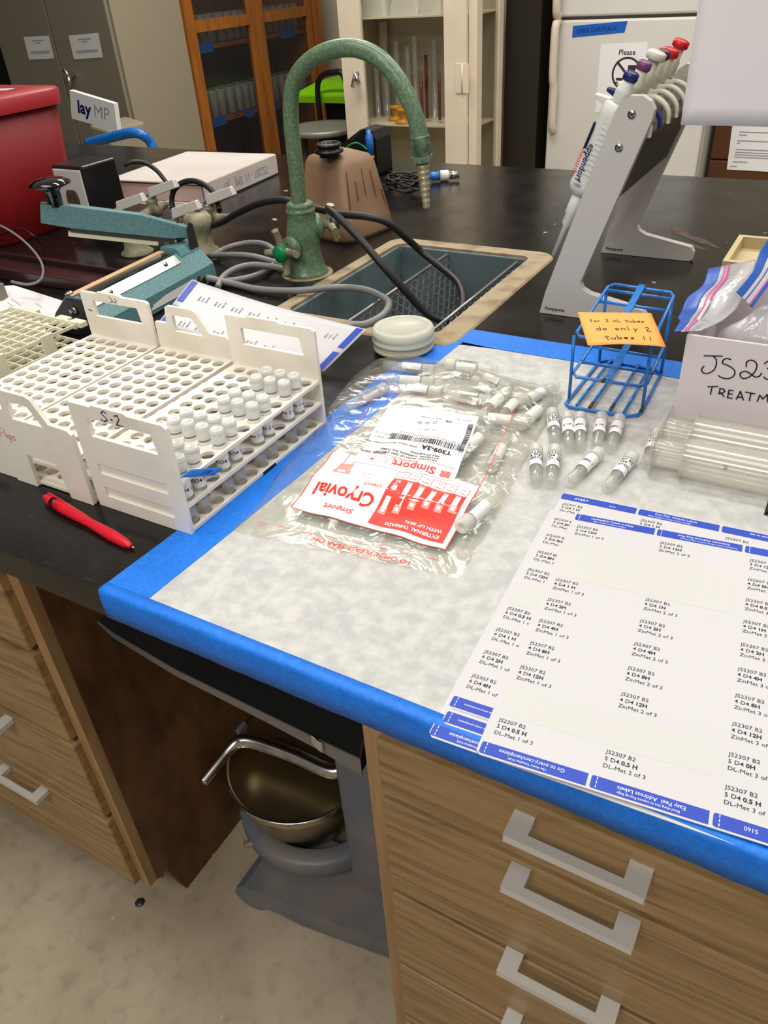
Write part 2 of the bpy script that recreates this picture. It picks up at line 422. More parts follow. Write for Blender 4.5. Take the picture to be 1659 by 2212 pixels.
L.new(nr.outputs[0], r5.inputs[0]); L.new(r5.outputs[0], P_.inputs['Roughness'])

for k, (pts, cm, lb) in enumerate((
        ([(1447, 492), (1462, 488), (1482, 497), (1490, 508), (1522, 516), (1556, 536), (1540, 534), (1502, 522), (1478, 512), (1452, 503)], 'dried_brown', 'brown dried spill'),
        ([(1449, 524), (1480, 521), (1508, 530), (1532, 542), (1500, 536), (1470, 532)], 'dried_brown', 'faint brown dried spill'),
        ([(1173, 501), (1181, 500), (1182, 503), (1175, 504)], 'chip_grey', None), ([(590, 471), (600, 473), (596, 477), (588, 475)], 'chip_grey', None), ([(1405, 608), (1418, 609), (1414, 613)], 'chip_grey', None), ([(610, 412), (622, 410), (620, 414)], 'chip_grey', None))):
    b = MB(); b.poly([onz(x, y, BZ+.0003) for x, y in pts][::-1], cm); o = b.build('dried_spill' if cm == 'dried_brown' else 'paint_chip', bench)
    if lb: o['label'] = lb

# ---- sink ----
sink = thing('sink', ((SX0+SX1)/2, (SY0+SY1)/2, .7), 'grey moulded lab sink with stained pale rim, set into the black bench', 'sink')
b = MB(); d = .17; t = .006; e = .0015
x0, x1, y0, y1 = SX0+e, SX1-e, SY0+e, SY1-e; zt = BZ-.001; zb = BZ-d
b.box(x0, x0+t, y0, y1, zb, zt, 'sink_grey'); b.box(x1-t, x1, y0, y1, zb, zt, 'sink_grey')
b.box(x0, x1, y0, y0+t, zb, zt, 'sink_grey'); b.box(x0, x1, y1-t, y1, zb, zt, 'sink_grey')
b.box(x0, x1, y0, y1, zb-t, zb, 'sink_grey')
b.build('basin', sink, bevel=.002)
b = MB()
def rrect(x0, x1, y0, y1, r, n=5):
    out = []
    for cx, cy, a in ((x1-r, y1-r, 0), (x0+r, y1-r, PI/2), (x0+r, y0+r, PI), (x1-r, y0+r, 1.5*PI)):
        out += [(cx+r*math.cos(a+PI/2*k/n), cy+r*math.sin(a+PI/2*k/n)) for k in range(n+1)]
    return out
po = rrect(RX0, RX1, RY0, RY1, .03); pi_ = rrect(SX0+.003, SX1-.003, SY0+.003, SY1-.003, .016); n = len(po)
vs = [(x, y, BZ+.0002) for x, y in po]+[(x, y, BZ+.0028) for x, y in [((a[0]*.93+c[0]*.07), (a[1]*.93+c[1]*.07)) for a, c in zip(po, pi_)]]+[(x, y, BZ+.0028) for x, y in pi_]+[(x, y, BZ-.012) for x, y in pi_]
fs = []
for q in range(3): fs += [(q*n+i, q*n+(i+1) % n, (q+1)*n+(i+1) % n, (q+1)*n+i) for i in range(n)]
b.add(vs, fs, 'grout'); b.build('rim', sink)
b = MB(); b.cyl(.022, 0, .003, 'steel', at((SX0+SX1)/2, (SY0+SY1)/2, zb+.0005)); b.build('drain', sink)

# ---- cabinets under the bench ----
FY = .075
def drawer_unit(nm, x0, x1, label, lines, handles, side):
    t = thing(nm, ((x0+x1)/2, .4, 0), label, 'cabinet')
    b = MB(); zt = BZ-TH-.001
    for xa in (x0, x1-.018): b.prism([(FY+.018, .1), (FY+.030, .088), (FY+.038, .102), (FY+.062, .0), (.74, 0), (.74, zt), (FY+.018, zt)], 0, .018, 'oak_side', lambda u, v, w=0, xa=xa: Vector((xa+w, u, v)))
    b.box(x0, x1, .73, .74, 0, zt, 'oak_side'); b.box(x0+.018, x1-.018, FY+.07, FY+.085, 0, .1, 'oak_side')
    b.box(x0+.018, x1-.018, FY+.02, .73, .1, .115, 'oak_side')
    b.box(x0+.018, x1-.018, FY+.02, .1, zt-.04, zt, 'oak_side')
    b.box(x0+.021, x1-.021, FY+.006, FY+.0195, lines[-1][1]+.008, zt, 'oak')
    bd = b.build('body', t)
    for xa in (x0, x1-.02):
        b = MB(); b.box(xa, xa+.02, FY+.002, FY+.018, .1, zt, 'oak_edge'); b.build('face_frame', t)
    for k, (za, zc) in enumerate(lines):
        b = MB(); g = .021
        b.box(x0+g, x1-g, FY-.010, FY+.014, za+.0045, zc-.0055, 'oak'); dr = b.build('drawer', t, bevel=.0025)
        for hx, hz in handles.get(k, []):
            b = MB(); w = .112/2; h = .0085; pr = .026
            F = at(hx, FY-.010, hz)
            b.prism([(-w, 0), (-w, -pr), (w, -pr), (w, 0), (w-.018, 0), (w-.018, -pr+.0085), (-w+.018, -pr+.0085), (-w+.018, 0)], -h/2, h/2, 'alum_paint', F)
            b.build('handle', dr, bevel=.0012)
    return t
LN = [(.10, .287), (.287, .467), (.467, .644), (.644, .79)]
drawer_unit('drawer_cabinet', -.78, -.27, 'oak drawer cabinet under the bench, left of the knee hole', LN, {0: [(-.478, .276)], 1: [(-.478, .447)], 2: [(-.52, .6)], 3: [(-.52, .75)]}, 1)
RN = [(.10, .21), (.21, .365), (.365, .524), (.524, .688), (.688, .775)]
cabR = drawer_unit('drawer_cabinet', .2, .76, 'oak drawer cabinet under the taped bench edge, right of the knee hole', RN,
    {4: [(.408, .752)], 3: [(.408, .676)], 2: [(.408, .527)], 1: [(.413, .4)], 0: [(.413, .25)]}, -1)

# ================= tape and paper =================
def sheet(name, poly, z, th, m, parent=None):
    b = MB(); b.prism([(p[0], p[1]) for p in poly], z, z+th, m, ident); return b.build(name, parent)
def wavy(p, q, n, amp):
    """a slightly uneven torn/cut edge from p to q"""
    out = []
    for i in range(n):
        t = i/n; out.append((p[0]+(q[0]-p[0])*t+random.uniform(-amp, amp), p[1]+(q[1]-p[1])*t+random.uniform(-amp, amp)))
    return out
pp_ = wavy((.044, .006), (.68, .006), 3, 0)+wavy((.68, .006), (.68, .578), 4, 0)+wavy((.68, .578), (.06, .578), 10, .0008)+wavy((.056, .572), (.046, .02), 8, .001)
tag(sheet('absorbent_paper', pp_, BZ+.0003, .0004, 'absorbent'), 'mottled white absorbent paper taped flat over the right of the bench', 'paper')
# left strip, from the front edge to the back corner
lp = wavy((.0, .0), (.048, .0), 2, 0)+wavy((.048, .0), (.066, .6), 16, .0006)+[(.069, .617), (.045, .622), (.030, .619)]+wavy((.022, .60), (.0, .0), 18, .0007)
tag(sheet('painter_tape', lp, BZ+.0008, .0003, 'tape'), 'blue tape strip running front to back along the left edge of the paper', 'tape')
bp_ = wavy((.028, .600), (.028, .622), 2, .001)+wavy((.05, .624), (.7, .62), 14, .0006)+wavy((.7, .575), (.06, .577), 14, .0008)+[(.04, .582)]
tag(sheet('painter_tape', bp_, BZ+.0012, .0003, 'tape'), 'blue tape strip along the far edge of the paper, behind the wire rack', 'tape')
b = MB()
def wrap(s, k):
    # across: from the top (9 mm in) over the rounded edge and down the face
    prof = [(.010, BZ+.0016), (.002, BZ+.0017), (-.0006, BZ+.0008), (-.0014, BZ-.003), (-.0014, BZ-.015), (-.0012, BZ-TH+.001)]
    i = int(round(k*5)); y, z = prof[i]; x = .0+s*.70
    wob = .0004*math.sin(x*60)+.0003*math.sin(x*143+1)
    return Vector((x, y-(wob if i in (3, 4) else 0), z-(abs(wob)*1.5 if i == 5 else 0)))
b.grid(wrap, 120, 5, 'tape')
o = b.build('painter_tape'); so = o.modifiers.new('s', 'SOLIDIFY'); so.thickness = .0003; so.offset = 1
tag(o, 'long blue tape strip folded over the front edge of the bench', 'tape')

# ================= test-tube racks =================
def perf(b, x0, x1, y0, y1, z0, z1, nx, ny, r, m, g):
    """a shelf with nx by ny round holes, each cell meshed around its hole"""
    gx0, gx1, gy0, gy1 = g; cx, cy = (gx1-gx0)/nx, (gy1-gy0)/ny; K = 16
    def q(x0, x1, y0, y1):
        b.add([(x0, y0, z1), (x1, y0, z1), (x1, y1, z1), (x0, y1, z1)], [(0, 1, 2, 3)], m)
        b.add([(x0, y0, z0), (x1, y0, z0), (x1, y1, z0), (x0, y1, z0)], [(3, 2, 1, 0)], m)
    q(x0, x1, y0, gy0); q(x0, x1, gy1, y1); q(x0, gx0, gy0, gy1); q(gx1, x1, gy0, gy1)
    b.add([(x, y, z) for z in (z0, z1) for x, y in ((x0, y0), (x1, y0), (x1, y1), (x0, y1))], [(0, 1, 5, 4), (1, 2, 6, 5), (2, 3, 7, 6), (3, 0, 4, 7)], m)
    cs = []
    for i in range(nx):
        for j in range(ny):
            ox, oy = gx0+(i+.5)*cx, gy0+(j+.5)*cy; cs.append((ox, oy)); vi = []; vo = []
            for k in range(K):
                a = 2*PI*k/K+PI/4; c, s_ = math.cos(a), math.sin(a); t = 1/max(abs(c), abs(s_))
                vi.append((ox+r*c, oy+r*s_)); vo.append((ox+c*t*cx/2, oy+s_*t*cy/2))
            vs = [(x, y, z1) for x, y in vi]+[(x, y, z1) for x, y in vo]+[(x, y, z0) for x, y in vi]+[(x, y, z0) for x, y in vo]
            fs = []
            for k in range(K):
                k2 = (k+1) % K
                fs += [(k, K+k, K+k2, k2), (2*K+k, 2*K+k2, 3*K+k2, 3*K+k), (k, k2, 2*K+k2, 2*K+k)]
            b.add(vs, fs, m)
    return cs
def holed(b, outer, holes, w0, w1, m, F):
    """plate in the (u, v) plane with polygonal holes, via bmesh fill"""
    bm = bmesh.new(); loops = []
    for lp in [outer]+holes:
        vs = [bm.verts.new((u, v, 0)) for u, v in lp]
        for i in range(len(vs)): bm.edges.new((vs[i], vs[(i+1) % len(vs)]))
        loops.append(lp)
    bmesh.ops.triangle_fill(bm, use_beauty=True, edges=bm.edges[:])
    bm.verts.index_update()
    vs = [tuple(v.co) for v in bm.verts]; fs = [tuple(v.index for v in f.verts) for f in bm.faces]
    bm.free()
    b.add([F(x, y, w1) for x, y, _ in vs], fs, m); b.add([F(x, y, w0) for x, y, _ in vs], [f[::-1] for f in fs], m)
    for lp in loops:
        n = len(lp); vv = [F(u, v, w0) for u, v in lp]+[F(u, v, w1) for u, v in lp]
        b.add(vv, [(i, (i+1) % n, n+(i+1) % n, n+i) for i in range(n)], m)
ZB = BZ+.0004
HANDLE_RECT = lambda W: ([(0, 0), (W, 0), (W, .110), (W-.004, .1125), (W*.62, .1125), (W*.60, .1145), (W*.26, .1145), (W*.25, .1125), (0, .1125)], [[(W*.17, .081), (W*.86, .081), (W*.83, .1005), (W*.17, .1005)]])
def marker_2(b, F, u, v, s, m='marker', wd=.0009):
    b.stroke([(u, v+s*.8), (u+s*.25, v+s), (u+s*.5, v+s*.8), (u+s*.35, v+s*.45), (u, v), (u+s*.7, v)], wd, m, F)
# --- right rack, with the vials ---
CX0, CX1, CY0, CY1 = -.097, .021, .094, .320
HC = {}
def rack(label, X0, X1, Y0, Y1, shelves, nx, ny, r, near, far, g, pt=.0042):
    t = thing('test_tube_rack', ((X0+X1)/2, (Y0+Y1)/2, BZ), label, 'rack', 'white plastic tube racks side by side')
    for z in shelves:
        b = MB()
        if z == shelves[0]: b.box(X0+.003, X1-.0012, Y0+pt+.001, Y1-pt-.001, ZB+.0001, ZB+.0012, 'shelf_floor')
        cs = perf(b, X0+.002, X1-.0004, Y0+pt, Y1-pt, (z-.0035 if z > shelves[0] else ZB+.0013), z, nx, ny, r, 'white_plastic', g); b.build('shelf', t)
    for nmx, y, sgn, fn in (('end_plate', Y0, -1, near), ('end_plate', Y1, 1, far)):
        b = MB(); W = X1-X0
        F = (lambda u, v, w=0, y=y: Vector((X0+u, y-w, ZB+v)))
        fn(b, F, W, 0 if sgn < 0 else 0, pt*sgn)
        b.build('end_plate', t, bevel=.0008)
    return t, cs
def near_C(b, F, W, w0, w1):
    # plate body with sunk bands and a handle slot; writing S.2
    o, h = HANDLE_RECT(W); G = (lambda u, v, w=0: F(u, v, w))
    holed(b, o, h+[[(W*.13, .040), (W*.86, .040), (W*.86, .051), (W*.13, .051)], [(W*.13, .014), (W*.86, .014), (W*.86, .025), (W*.13, .025)]], -.0042, 0, 'white_plastic', G)
    b.prism([(W*.12, .012), (W*.87, .012), (W*.87, .053), (W*.12, .053)], -.0043, -.0025, 'white_plastic', G)
    k = .0115; u = W*.36; v = .1015
    b.stroke([(u+k*.6, v+k*.8), (u+k*.3, v+k*.95), (u, v+k*.7), (u+k*.3, v+k*.45), (u+k*.5, v+k*.2), (u+k*.1, v), (u-k*.2, v+k*.15)], .0011, 'marker', G)
    b.stroke([(u+k*.95, v+k*.35), (u+k*1.05, v+k*.32)], .0016, 'marker', G)
    b.stroke([(u+k*1.4, v+k*.75), (u+k*1.75, v+k*.85), (u+k*1.85, v+k*.55), (u+k*1.4, v), (u+k*2.1, v)], .0011, 'marker', G)
def far_C(b, F, W, w0, w1):
    o, h = HANDLE_RECT(W); G = (lambda u, v, w=0: F(u, v, w+.0042)); holed(b, o, h, -.0042, 0, 'white_plastic', G)
shC = [.9150, .9405, .9655]
rackC, holesC = rack('white tube rack marked S.2, holding capped vials, rightmost of the three', CX0, CX1, CY0, CY1, shC, 6, 12, .0068, near_C, far_C, (-.087, .0195, .0995, .3131))
b = MB(); b.box(.0207, .0212, .2035, .2245, .9115, .9148, 'marker'); b.build('ink_mark', rackC)
# --- middle rack, tent-shaped handles ---
BX0, BX1, BY0, BY1 = -.2135, -.1015, .090, .326
def tent(W, lowgap):
    o = [(0, 0)]
    if lowgap: o += [(W*.28, 0), (W*.28, .038), (W*.66, .038), (W*.72, 0)]
    o += [(W, 0), (W, .078), (W*.96, .082), (W*.74, .083), (W*.60, .106), (W*.55, .108), (W*.22, .108), (W*.19, .106), (W*.17, .086), (0, .086)]
    return o, [[(W*.27, .078), (W*.66, .078), (W*.53, .098), (W*.27, .098)]]
def near_B(b, F, W, w0, w1):
    o, h = tent(W, True); holed(b, o, h, -.0042, 0, 'white_plastic', F)
    u, v, k = W*.005, .052, .011; st = lambda p: b.stroke([(u+x*k, v+y*k) for x, y in p], .0007, 'red_ink', F)
    st([(0, 0), (0, 1)]); st([(0, 1), (.6, .95)]); st([(0, .5), (.45, .5)]); st([(.75, 0), (.75, .9)]); st([(1.0, 0), (1.0, .45)]); st([(1.25, -.35), (1.25, .45), (1.55, .35), (1.5, .05), (1.25, .05)]); st([(2.05, .45), (1.75, .35), (2.0, .1), (1.75, 0)])
def far_B(b, F, W, w0, w1):
    o, h = tent(W, False); G = (lambda u, v, w=0: F(u, v, w+.0042)); holed(b, o, h, -.0042, 0, 'white_plastic', G)
rackB, holesB = rack('empty white tube rack with tent-shaped end handles, middle of the three', BX0, BX1, BY0, BY1, shC, 6, 12, .0068, near_B, far_B, (-.2115, -.1035, .1035, .3171))
# --- left rack ---
AX0, AX1, AY0, AY1 = -.327, -.2150, .092, .322
def near_A(b, F, W, w0, w1):
    o = [(0, 0), (W, 0), (W, .077), (W*.93, .082), (0, .084)]
    holed(b, o, [[(W*.2, .012), (W*.8, .012), (W*.8, .022), (W*.2, .022)]], -.0042, 0, 'white_plastic', F)
    u, v, k = W*.78, .0755, .006; b.stroke([(u, v+k), (u+k*.2, v+k*.2), (u+k*.6, v+k*.9), (u+k*.9, v+k*.2), (u+k*1.3, v+k)], .0009, 'marker', F)
def far_A(b, F, W, w0, w1):
    o, h = HANDLE_RECT(W); G = (lambda u, v, w=0: F(u, v, w+.0042)); holed(b, [(a, c*.98+(0)) for a, c in o], h, -.0042, 0, 'white_plastic', G)
    G2 = lambda u, v, w=0: F(u, v, w+.0043); k = .009; u, v = W*.44, .1015
    b.stroke([(u+k*.1, v+k*.9), (u+k*.5, v+k*.6), (u+k*.55, v+k*.2), (u+k*.1, v+k*.1)], .0008, 'marker', G2); b.stroke([(u+k*.55, v+k*.3), (u+k*1.2, v+k*.15), (u+k*1.4, v+k*.5), (u+k*1.1, v+k*.8)], .0008, 'marker', G2)
    b.stroke([(W*.07, .088), (W*.12, .087)], .0012, 'marker', G2)
rackA, holesA = rack('empty white tube rack with the tall handle marked 2, leftmost of the three', AX0, AX1, AY0, AY1, shC, 6, 12, .0068, near_A, far_A, (-.3215, -.2170, .0995, .3131))

# --- cream grid rack at the far left ---
t = thing('grid_rack', (-.42, .27, BZ), 'cream plastic open-grid tube rack on papers, left of the white racks', 'rack')
o = Vector((-.355, .375, 0)); ux = Vector((-.82, -.57, 0)).normalized()     # long side, towards the left
# short side runs to the near left; measured from the two visible upper corners
A_ = onz(160, 697, .968); B_ = onz(40, 668, .968); ud = (B_-A_); ud.z = 0; ud.normalize(); vd = Vector((ud.y, -ud.x, 0))
if vd.y > 0: vd = -vd
Fg = lambda u, v, w=0: Vector((A_.x, A_.y, 0))+ud*u+vd*v+Vector((0, 0, w))
LU, LV, pu = .14, .20, .0175
for k, z in enumerate((.966, .944, .918)):
    b = MB()
    for i in range(int(LU/pu)+1): b.box(i*pu-.0011, i*pu+.0011, 0, LV, z-.004, z, 'cream_plastic', Fg)
    for j in range(int(LV/pu)+1): b.box(0, LU, j*pu-.0011, j*pu+.0011, z-.0045, z-.0006, 'cream_plastic', Fg)
    b.build('grid_shelf', t)
for (u, v) in ((0, .045), (0, .115), (0, .19)):
    b = MB(); b.box(-.003, .0012, v-.009, v+.009, BZ+.001, .969, 'cream_plastic', Fg); b.build('clip_post', t, bevel=.001)
for (u, v) in ((LU, .05), (LU, .12)):
    b = MB(); b.box(LU-.001, LU+.003, v-.009, v+.009, BZ+.001, .969, 'cream_plastic', Fg); b.build('clip_post', t, bevel=.001)
b = MB()
b.box(.0, LU, -.004, .0, .958, .968, 'cream_plastic', Fg); b.box(.022, .044, -.014, -.003, .960, .9675, 'cream_plastic', Fg); b.box(-.008, .014, -.014, -.003, .960, .9675, 'cream_plastic', Fg); b.box(.09, .112, -.014, -.003, .960, .9675, 'cream_plastic', Fg)
b.build('edge_tabs', t, bevel=.001)

# ================= vials =================
def vial(name, p, d, label, group, side=None, L=.0575, lines=None, caphue='cap'):
    """capped cryogenic vial, base at p, axis d"""
    t = thing(name, p, label, 'vial', group)
    F = axisframe(p, d, side); r = .0061
    b = MB()
    b.lathe([(0, .0012), (.0035, .0005), (r*.9, 0), (r, .002), (r, L-.012), (r*.93, L-.0115)], 'vial_clear', F, 16)
    b.lathe([(.0, .008), (r*.55, .0045), (r*.82, .010), (r*.82, L-.013)], 'vial_clear', F, 12, cap=False)
    b.build('body', t)
    b = MB()
    pr = [(r*1.0, L-.0145), (r*1.16, L-.0142)]
    for k in range(5): z = L-.0132+k*.0018; pr += [(r*1.16, z), (r*1.08, z+.0005), (r*1.16, z+.001)]
    pr += [(r*1.16, L-.0035), (r*1.06, L-.001), (r*.8, L), (r*.72, L-.0005), (0, L-.0006)]
    b.lathe(pr, caphue, F, 18); b.build('cap', t)
    b = MB(); l0, l1 = L-.041, L-.0165; rr = r+.0002
    b.lathe([(rr, l0), (rr, l1)], 'label_white', F, 18, a0=-.1, a1=2*PI-.9, cap=False)
    if lines:
        def G(u, v, w=0):
            a = u/rr; return F((rr+.0003)*math.cos(a), (rr+.0003)*math.sin(a), v)
        for k, s_ in enumerate(lines): b.text(s_, .0042, rr*LANG-.009, l1-.0052-k*.0044, 'ink', G, bold=.015 if k == 1 else .0)
    b.build('paper_label', t)
    return t
LANG = PI/2

# vials standing in the right rack: (column from the left, row from the far end)
VTXT = [['JS2307', '8H', 'Met 1 of 3'], ['JS2307', '8H', 'Met 2 of 3'], ['JS2307', '1H', 'MSO4 1'], ['JS2307', '4H', 'MSO4 2']]
RACKED = [(3, 1), (4, 1), (5, 1), (3, 2), (4, 2), (5, 2), (3, 4), (4, 4), (5, 4), (3, 5), (4, 5), (5, 5), (2, 7), (3, 7), (4, 7), (5, 7), (2, 8), (3, 8), (4, 8), (5, 8), (4, 10), (5, 10), (5, 11)]
CLUS = {1: 'far cluster of six', 2: 'far cluster of six', 4: 'middle cluster of six', 5: 'middle cluster of six', 7: 'near cluster of eight', 8: 'near cluster of eight', 10: 'last three by the plate', 11: 'last three by the plate'}
COLN = {5: 'in the edge column', 4: 'next to edge column', 3: 'third column in', 2: 'in the innermost column'}
proto = vial('cryogenic_vial', (0, 0, 0), (0, 0, 1), 'x', None, side=(1, 0, 0), L=.0715)
protos = []
for k in range(4):
    protos.append(proto)
proto_used = False
def text_label(t, lines, L=.0715, back=False):
    """print on the paper label of one vial"""
    for ch in t.children:
        if ch.name.startswith('paper_label'):
            b = MB(); r = .0063; l0, l1 = L-.041, L-.0165
            b.lathe([(r, l0), (r, l1)], 'label_white', ident, 18, a0=-PI/2-2.6, a1=-PI/2+2.6, cap=False)
            G = lambda u, v, w=0: Vector(((r+.00025)*math.cos(-PI/2+.55+u/r), (r+.00025)*math.sin(-PI/2+.55+u/r), v))
            for j, s_ in enumerate(lines): b.text(s_, .0054, -.0085, l1-(.0085 if L > .07 else .0050)-j*.0052, 'ink', G, bold=.03 if j == 1 else .01)
            o = b.build('tmp'); me = o.data; bpy.data.objects.remove(o); ch.data = me
for k, (i, j) in enumerate(RACKED):
    v = proto if k == 0 else copy_tree(proto)
    v.location = (-.087+.01775*(i+.5), .3131-.0178*(j+.5), .9135)
    first = 'farther' if j in (1, 4, 7, 10) else 'nearer'
    v['label'] = 'racked vial of the %s, %s, %s row' % (CLUS[j], COLN[i], first) if j != 11 else 'capped vial with blue tape stuck on it, nearest in the marked rack'
    v['category'] = 'vial'; v['group'] = 'capped vials standing in the right rack'
    text_label(v, VTXT[(i+j) % 2 if j < 6 else 2+(i+j) % 2])
b = MB(); tq = [onx(390, 1032, .0232), onx(462, 1027, .0262), onx(412, 1014, .0228)]; Ft = frame(tq[0], tq[1]-tq[0], tq[2]-tq[0])
b.grid(lambda a, c: Ft(a, c), 8, 3, 'tape')
for pts in ([(.5, .2), (.5, .8), (.62, .75)], [(.66, .2), (.66, .8)], [(.72, .25), (.8, .75)]): b.stroke([(x*.8+.14, y) for x, y in pts], .02, 'navy', lambda a, c, w=0: Ft(a, c, 0)+Vector((.0004, 0, .0002)))
o = b.build('tape_scrap'); so = o.modifiers.new('s', 'SOLIDIFY'); so.thickness = .0003
tag(o, 'small torn piece of blue tape stuck across two vials at the near end', 'tape')

# ================= address-label sheets =================
_x = [v[0] for v in glyphs('JS2307 B2', 0, 'LEFT')[0]]; TS = .0044; SXT = .0182/((max(_x)-min(_x))*TS)
def page(name, anchor, Vd, off_bl, z, label, texts, top_strips, bottom_strips, ghosts=(), th=.0009, curl=0):
    """anchor: top-left of the first text line of row 1; sheet is 215.9 x 279.4 mm"""
    V = Vector((Vd[0], Vd[1], 0)).normalized(); U = Vector((V.y, -V.x, 0))
    O = Vector((anchor[0], anchor[1], 0)) + U*off_bl[0]*.001 + V*off_bl[1]*.001     # bottom-left corner
    F = lambda u, v, w=0: O+U*u+V*v+Vector((0, 0, z+w+curl*max(0, u-.12)**2))
    b = MB(); W, Hh = .2159, .2794; n = 12
    r = .003
    b.prism([(0, r), (r, 0), (W, 0), (W, Hh), (r, Hh), (0, Hh-r)], 0, th, 'sheet_paper', F)
    G = lambda u, v, w=0: F(u, v, th+.00006+w)
    A0 = (-off_bl[0]*.001, -off_bl[1]*.001)
    for (c, r0, r1) in ghosts:
        b.rect(A0[0]-.003+.06985*c, A0[0]+.0625+.06985*c, A0[1]-.0254*r1+.003, A0[1]-.0254*r0+.004, 'ghost', G)
    for (c, r, lines) in texts:
        u, v = A0[0]+.06985*c, A0[1]-.0254*r-.0034
        for k, l in enumerate(lines):
            if k == 1:      # second line: the hour is bold
                head, _, tail = l.rpartition('|')
                b.text(head, TS, u, v-.0054*k, 'ink', G, sx=SXT, bold=.006)
                wd = max([q[0] for q in glyphs(head or ' ', .006, 'LEFT')[0]] or [0])*TS*SXT
                b.text(tail, TS, u+wd+.0012, v-.0054*k, 'ink', G, sx=SXT, bold=.03)
            else: b.text(l, TS, u, v-.0054*k, 'ink', G, sx=SXT)
    def strip(c, v0, lines, flip, k):
        u0 = A0[0]-.0045+.06985*c; u1 = u0+.0692-.0015; b.prism([(u0+.0015, v0), (u1, v0), (u1, v0+.0095), (u0+.0015, v0+.0095), (u0+.0004, v0+.0091), (u0, v0+.008), (u0, v0+.0015), (u0+.0004, v0+.0004)], .00003, .00006, 'print_blue', G)
        for (tx, sz, du, dv) in lines:
            if flip: b.text(tx, sz, u0+du, v0+dv, 'print_white', G, w=.0001, flip=-1, sx=.95)
            else: b.text(tx, sz, u0+du, v0+dv, 'print_white', G, w=.0001, sx=.95)
        for q in range(3):
            b.rect(u0+.0032, u0+.0037, v0+.001+q*.003, v0+.003+q*.003, 'print_white', G, w=.0001) if k else None
    for c, ls, fl in top_strips: strip(c, Hh-.0108, ls, fl, fl)
    for c, ls, fl in bottom_strips: strip(c, .0013, ls, fl, fl)
    o = b.build(name)
    return tag(o, label, 'label sheet', 'printed address label sheets'), F
GOTO = [('Go to avery.com/templates', .0040, .054, .0070), ('Use Avery Template 5160', .0024, .043, .0030)]
PEEL = [('Easy Peel  Address Labels', .0040, .055, .0070), ('Bend along line to expose Pop-up Edge', .0024, .052, .0030)]
PATS = [('Pat: avery.com/patents', .0024, .030, .0055)]
AV = [('AVERY', .0046, .012, .0030), ('5160', .0030, .044, .0028)]
AVF = [('AVERY', .0046, .062, .0070), ('5160', .0040, .024, .0065)]
PEELU = [('Easy Peel  Address Labels', .0036, .014, .0052), ('Bend along line to expose Pop-up Edge', .0024, .009, .0016)]
GOU = [('Go to avery.com/templates', .0036, .022, .0052)]
aL = onz(1217.4, 1084, BZ+.003)
VL_ = (-.057, .998)
zs = BZ+.0007
page('label_sheet', (aL.x-.0015, aL.y-.027), VL_, (-5.1, -263.5), zs, 'address label sheet lowest on the bench, its bottom corner reaching the taped edge', [], [], [(0, GOTO, True)], th=.0005)
page('label_sheet', (aL.x+.0018, aL.y-.0136), VL_, (-5.1, -263.5), zs+.00055, 'address label sheet between the two left-hand sheets, only its patent strip showing', [], [], [(0, PATS, True)], th=.0005)
TL = [(0, r, ['JS2307 B2', '%s D4 |%s' % (a, h), 'DL-Met 1 of 3']) for r, a, h in [(0, 5, '1 H'), (1, 5, '2H'), (2, 5, '4H'), (3, 5, '8H'), (4, 5, '12H'), (6, 6, '0.5 H'), (7, 6, '1 H'), (8, 6, '2H'), (9, 6, '4H')]]
TL += [(1, 0, ['JS2307 B2', '5 D4 |1 H']), (2, 0, ['JS2307 B2'])]
page('label_sheet', (aL.x, aL.y), VL_, (-5.1, -263.5), zs+.0011, 'address label sheet with the white maker name at its top left, under the widest sheet', TL, [(0, AV, False), (1, PEELU, False), (2, GOU, False)], [(0, PATS, True)], ghosts=[(0, 5, 6)], th=.0005)
aT = onz(1202, 1248, BZ+.0035); VT = Vector((-.098, .995, 0)).normalized(); aT1 = aT+VT*.0762
TT = []
for c, n_ in ((0, '1'), (1, '2'), (2, '3')):
    TT.append((c, 0, ['JS2307 B2', '3 D4 |12H', 'ZinMet %s of 3' % n_]))
    for r, h in ((3, '1 H' if c == 0 else '1H'), (4, '2H'), (5, '4H'), (6, '8H'), (7, '12H')): TT.append((c, r, ['JS2307 B2', '4 D4 |%s' % h, 'ZinMet %s of 3' % n_]))
    TT.append((c, 9, ['JS2307 B2', '5 D4 |0.5 H', 'DL-Met %s of 3' % n_]))
TT += [(2, 1, ['JS2307 B2', '4 D4 |0H', 'ZinMet 3 of 3']), (2, 2, ['JS2307 B2', '4 D4 |0.5 H', 'ZinMet 3 of 3']), (2, 8, ['JS2307 B2', '5 D4 |0H', 'DL-Met 3 of 3'])]
ALZ = [('Allez \u00e0 avery.ca/gabarits', .0040, .050, .0070), ('Utilisez le Gabarit Avery 5160', .0024, .044, .0030)]
ETQ = [("Etiquettes d'adresse Easy Peel", .0036, .058, .0070), ('Repliez \u00e0 la hachure afin de r\u00e9v\u00e9ler le rebord Pop-up', .0022, .064, .0030)]
topsheet, FT = page('label_sheet', (aT1.x, aT1.y), (VT.x, VT.y), (-6.3, -261.5), zs+.0021, 'widest address label sheet on top, with half its labels peeled away', TT, [(0, ALZ, True), (1, ETQ, True), (2, [], True)], [(0, GOTO, True), (1, PEEL, True), (2, AVF, True)], ghosts=[(0, 1, 3), (1, 1, 3), (0, 8, 9), (1, 8, 9)], th=.0006)

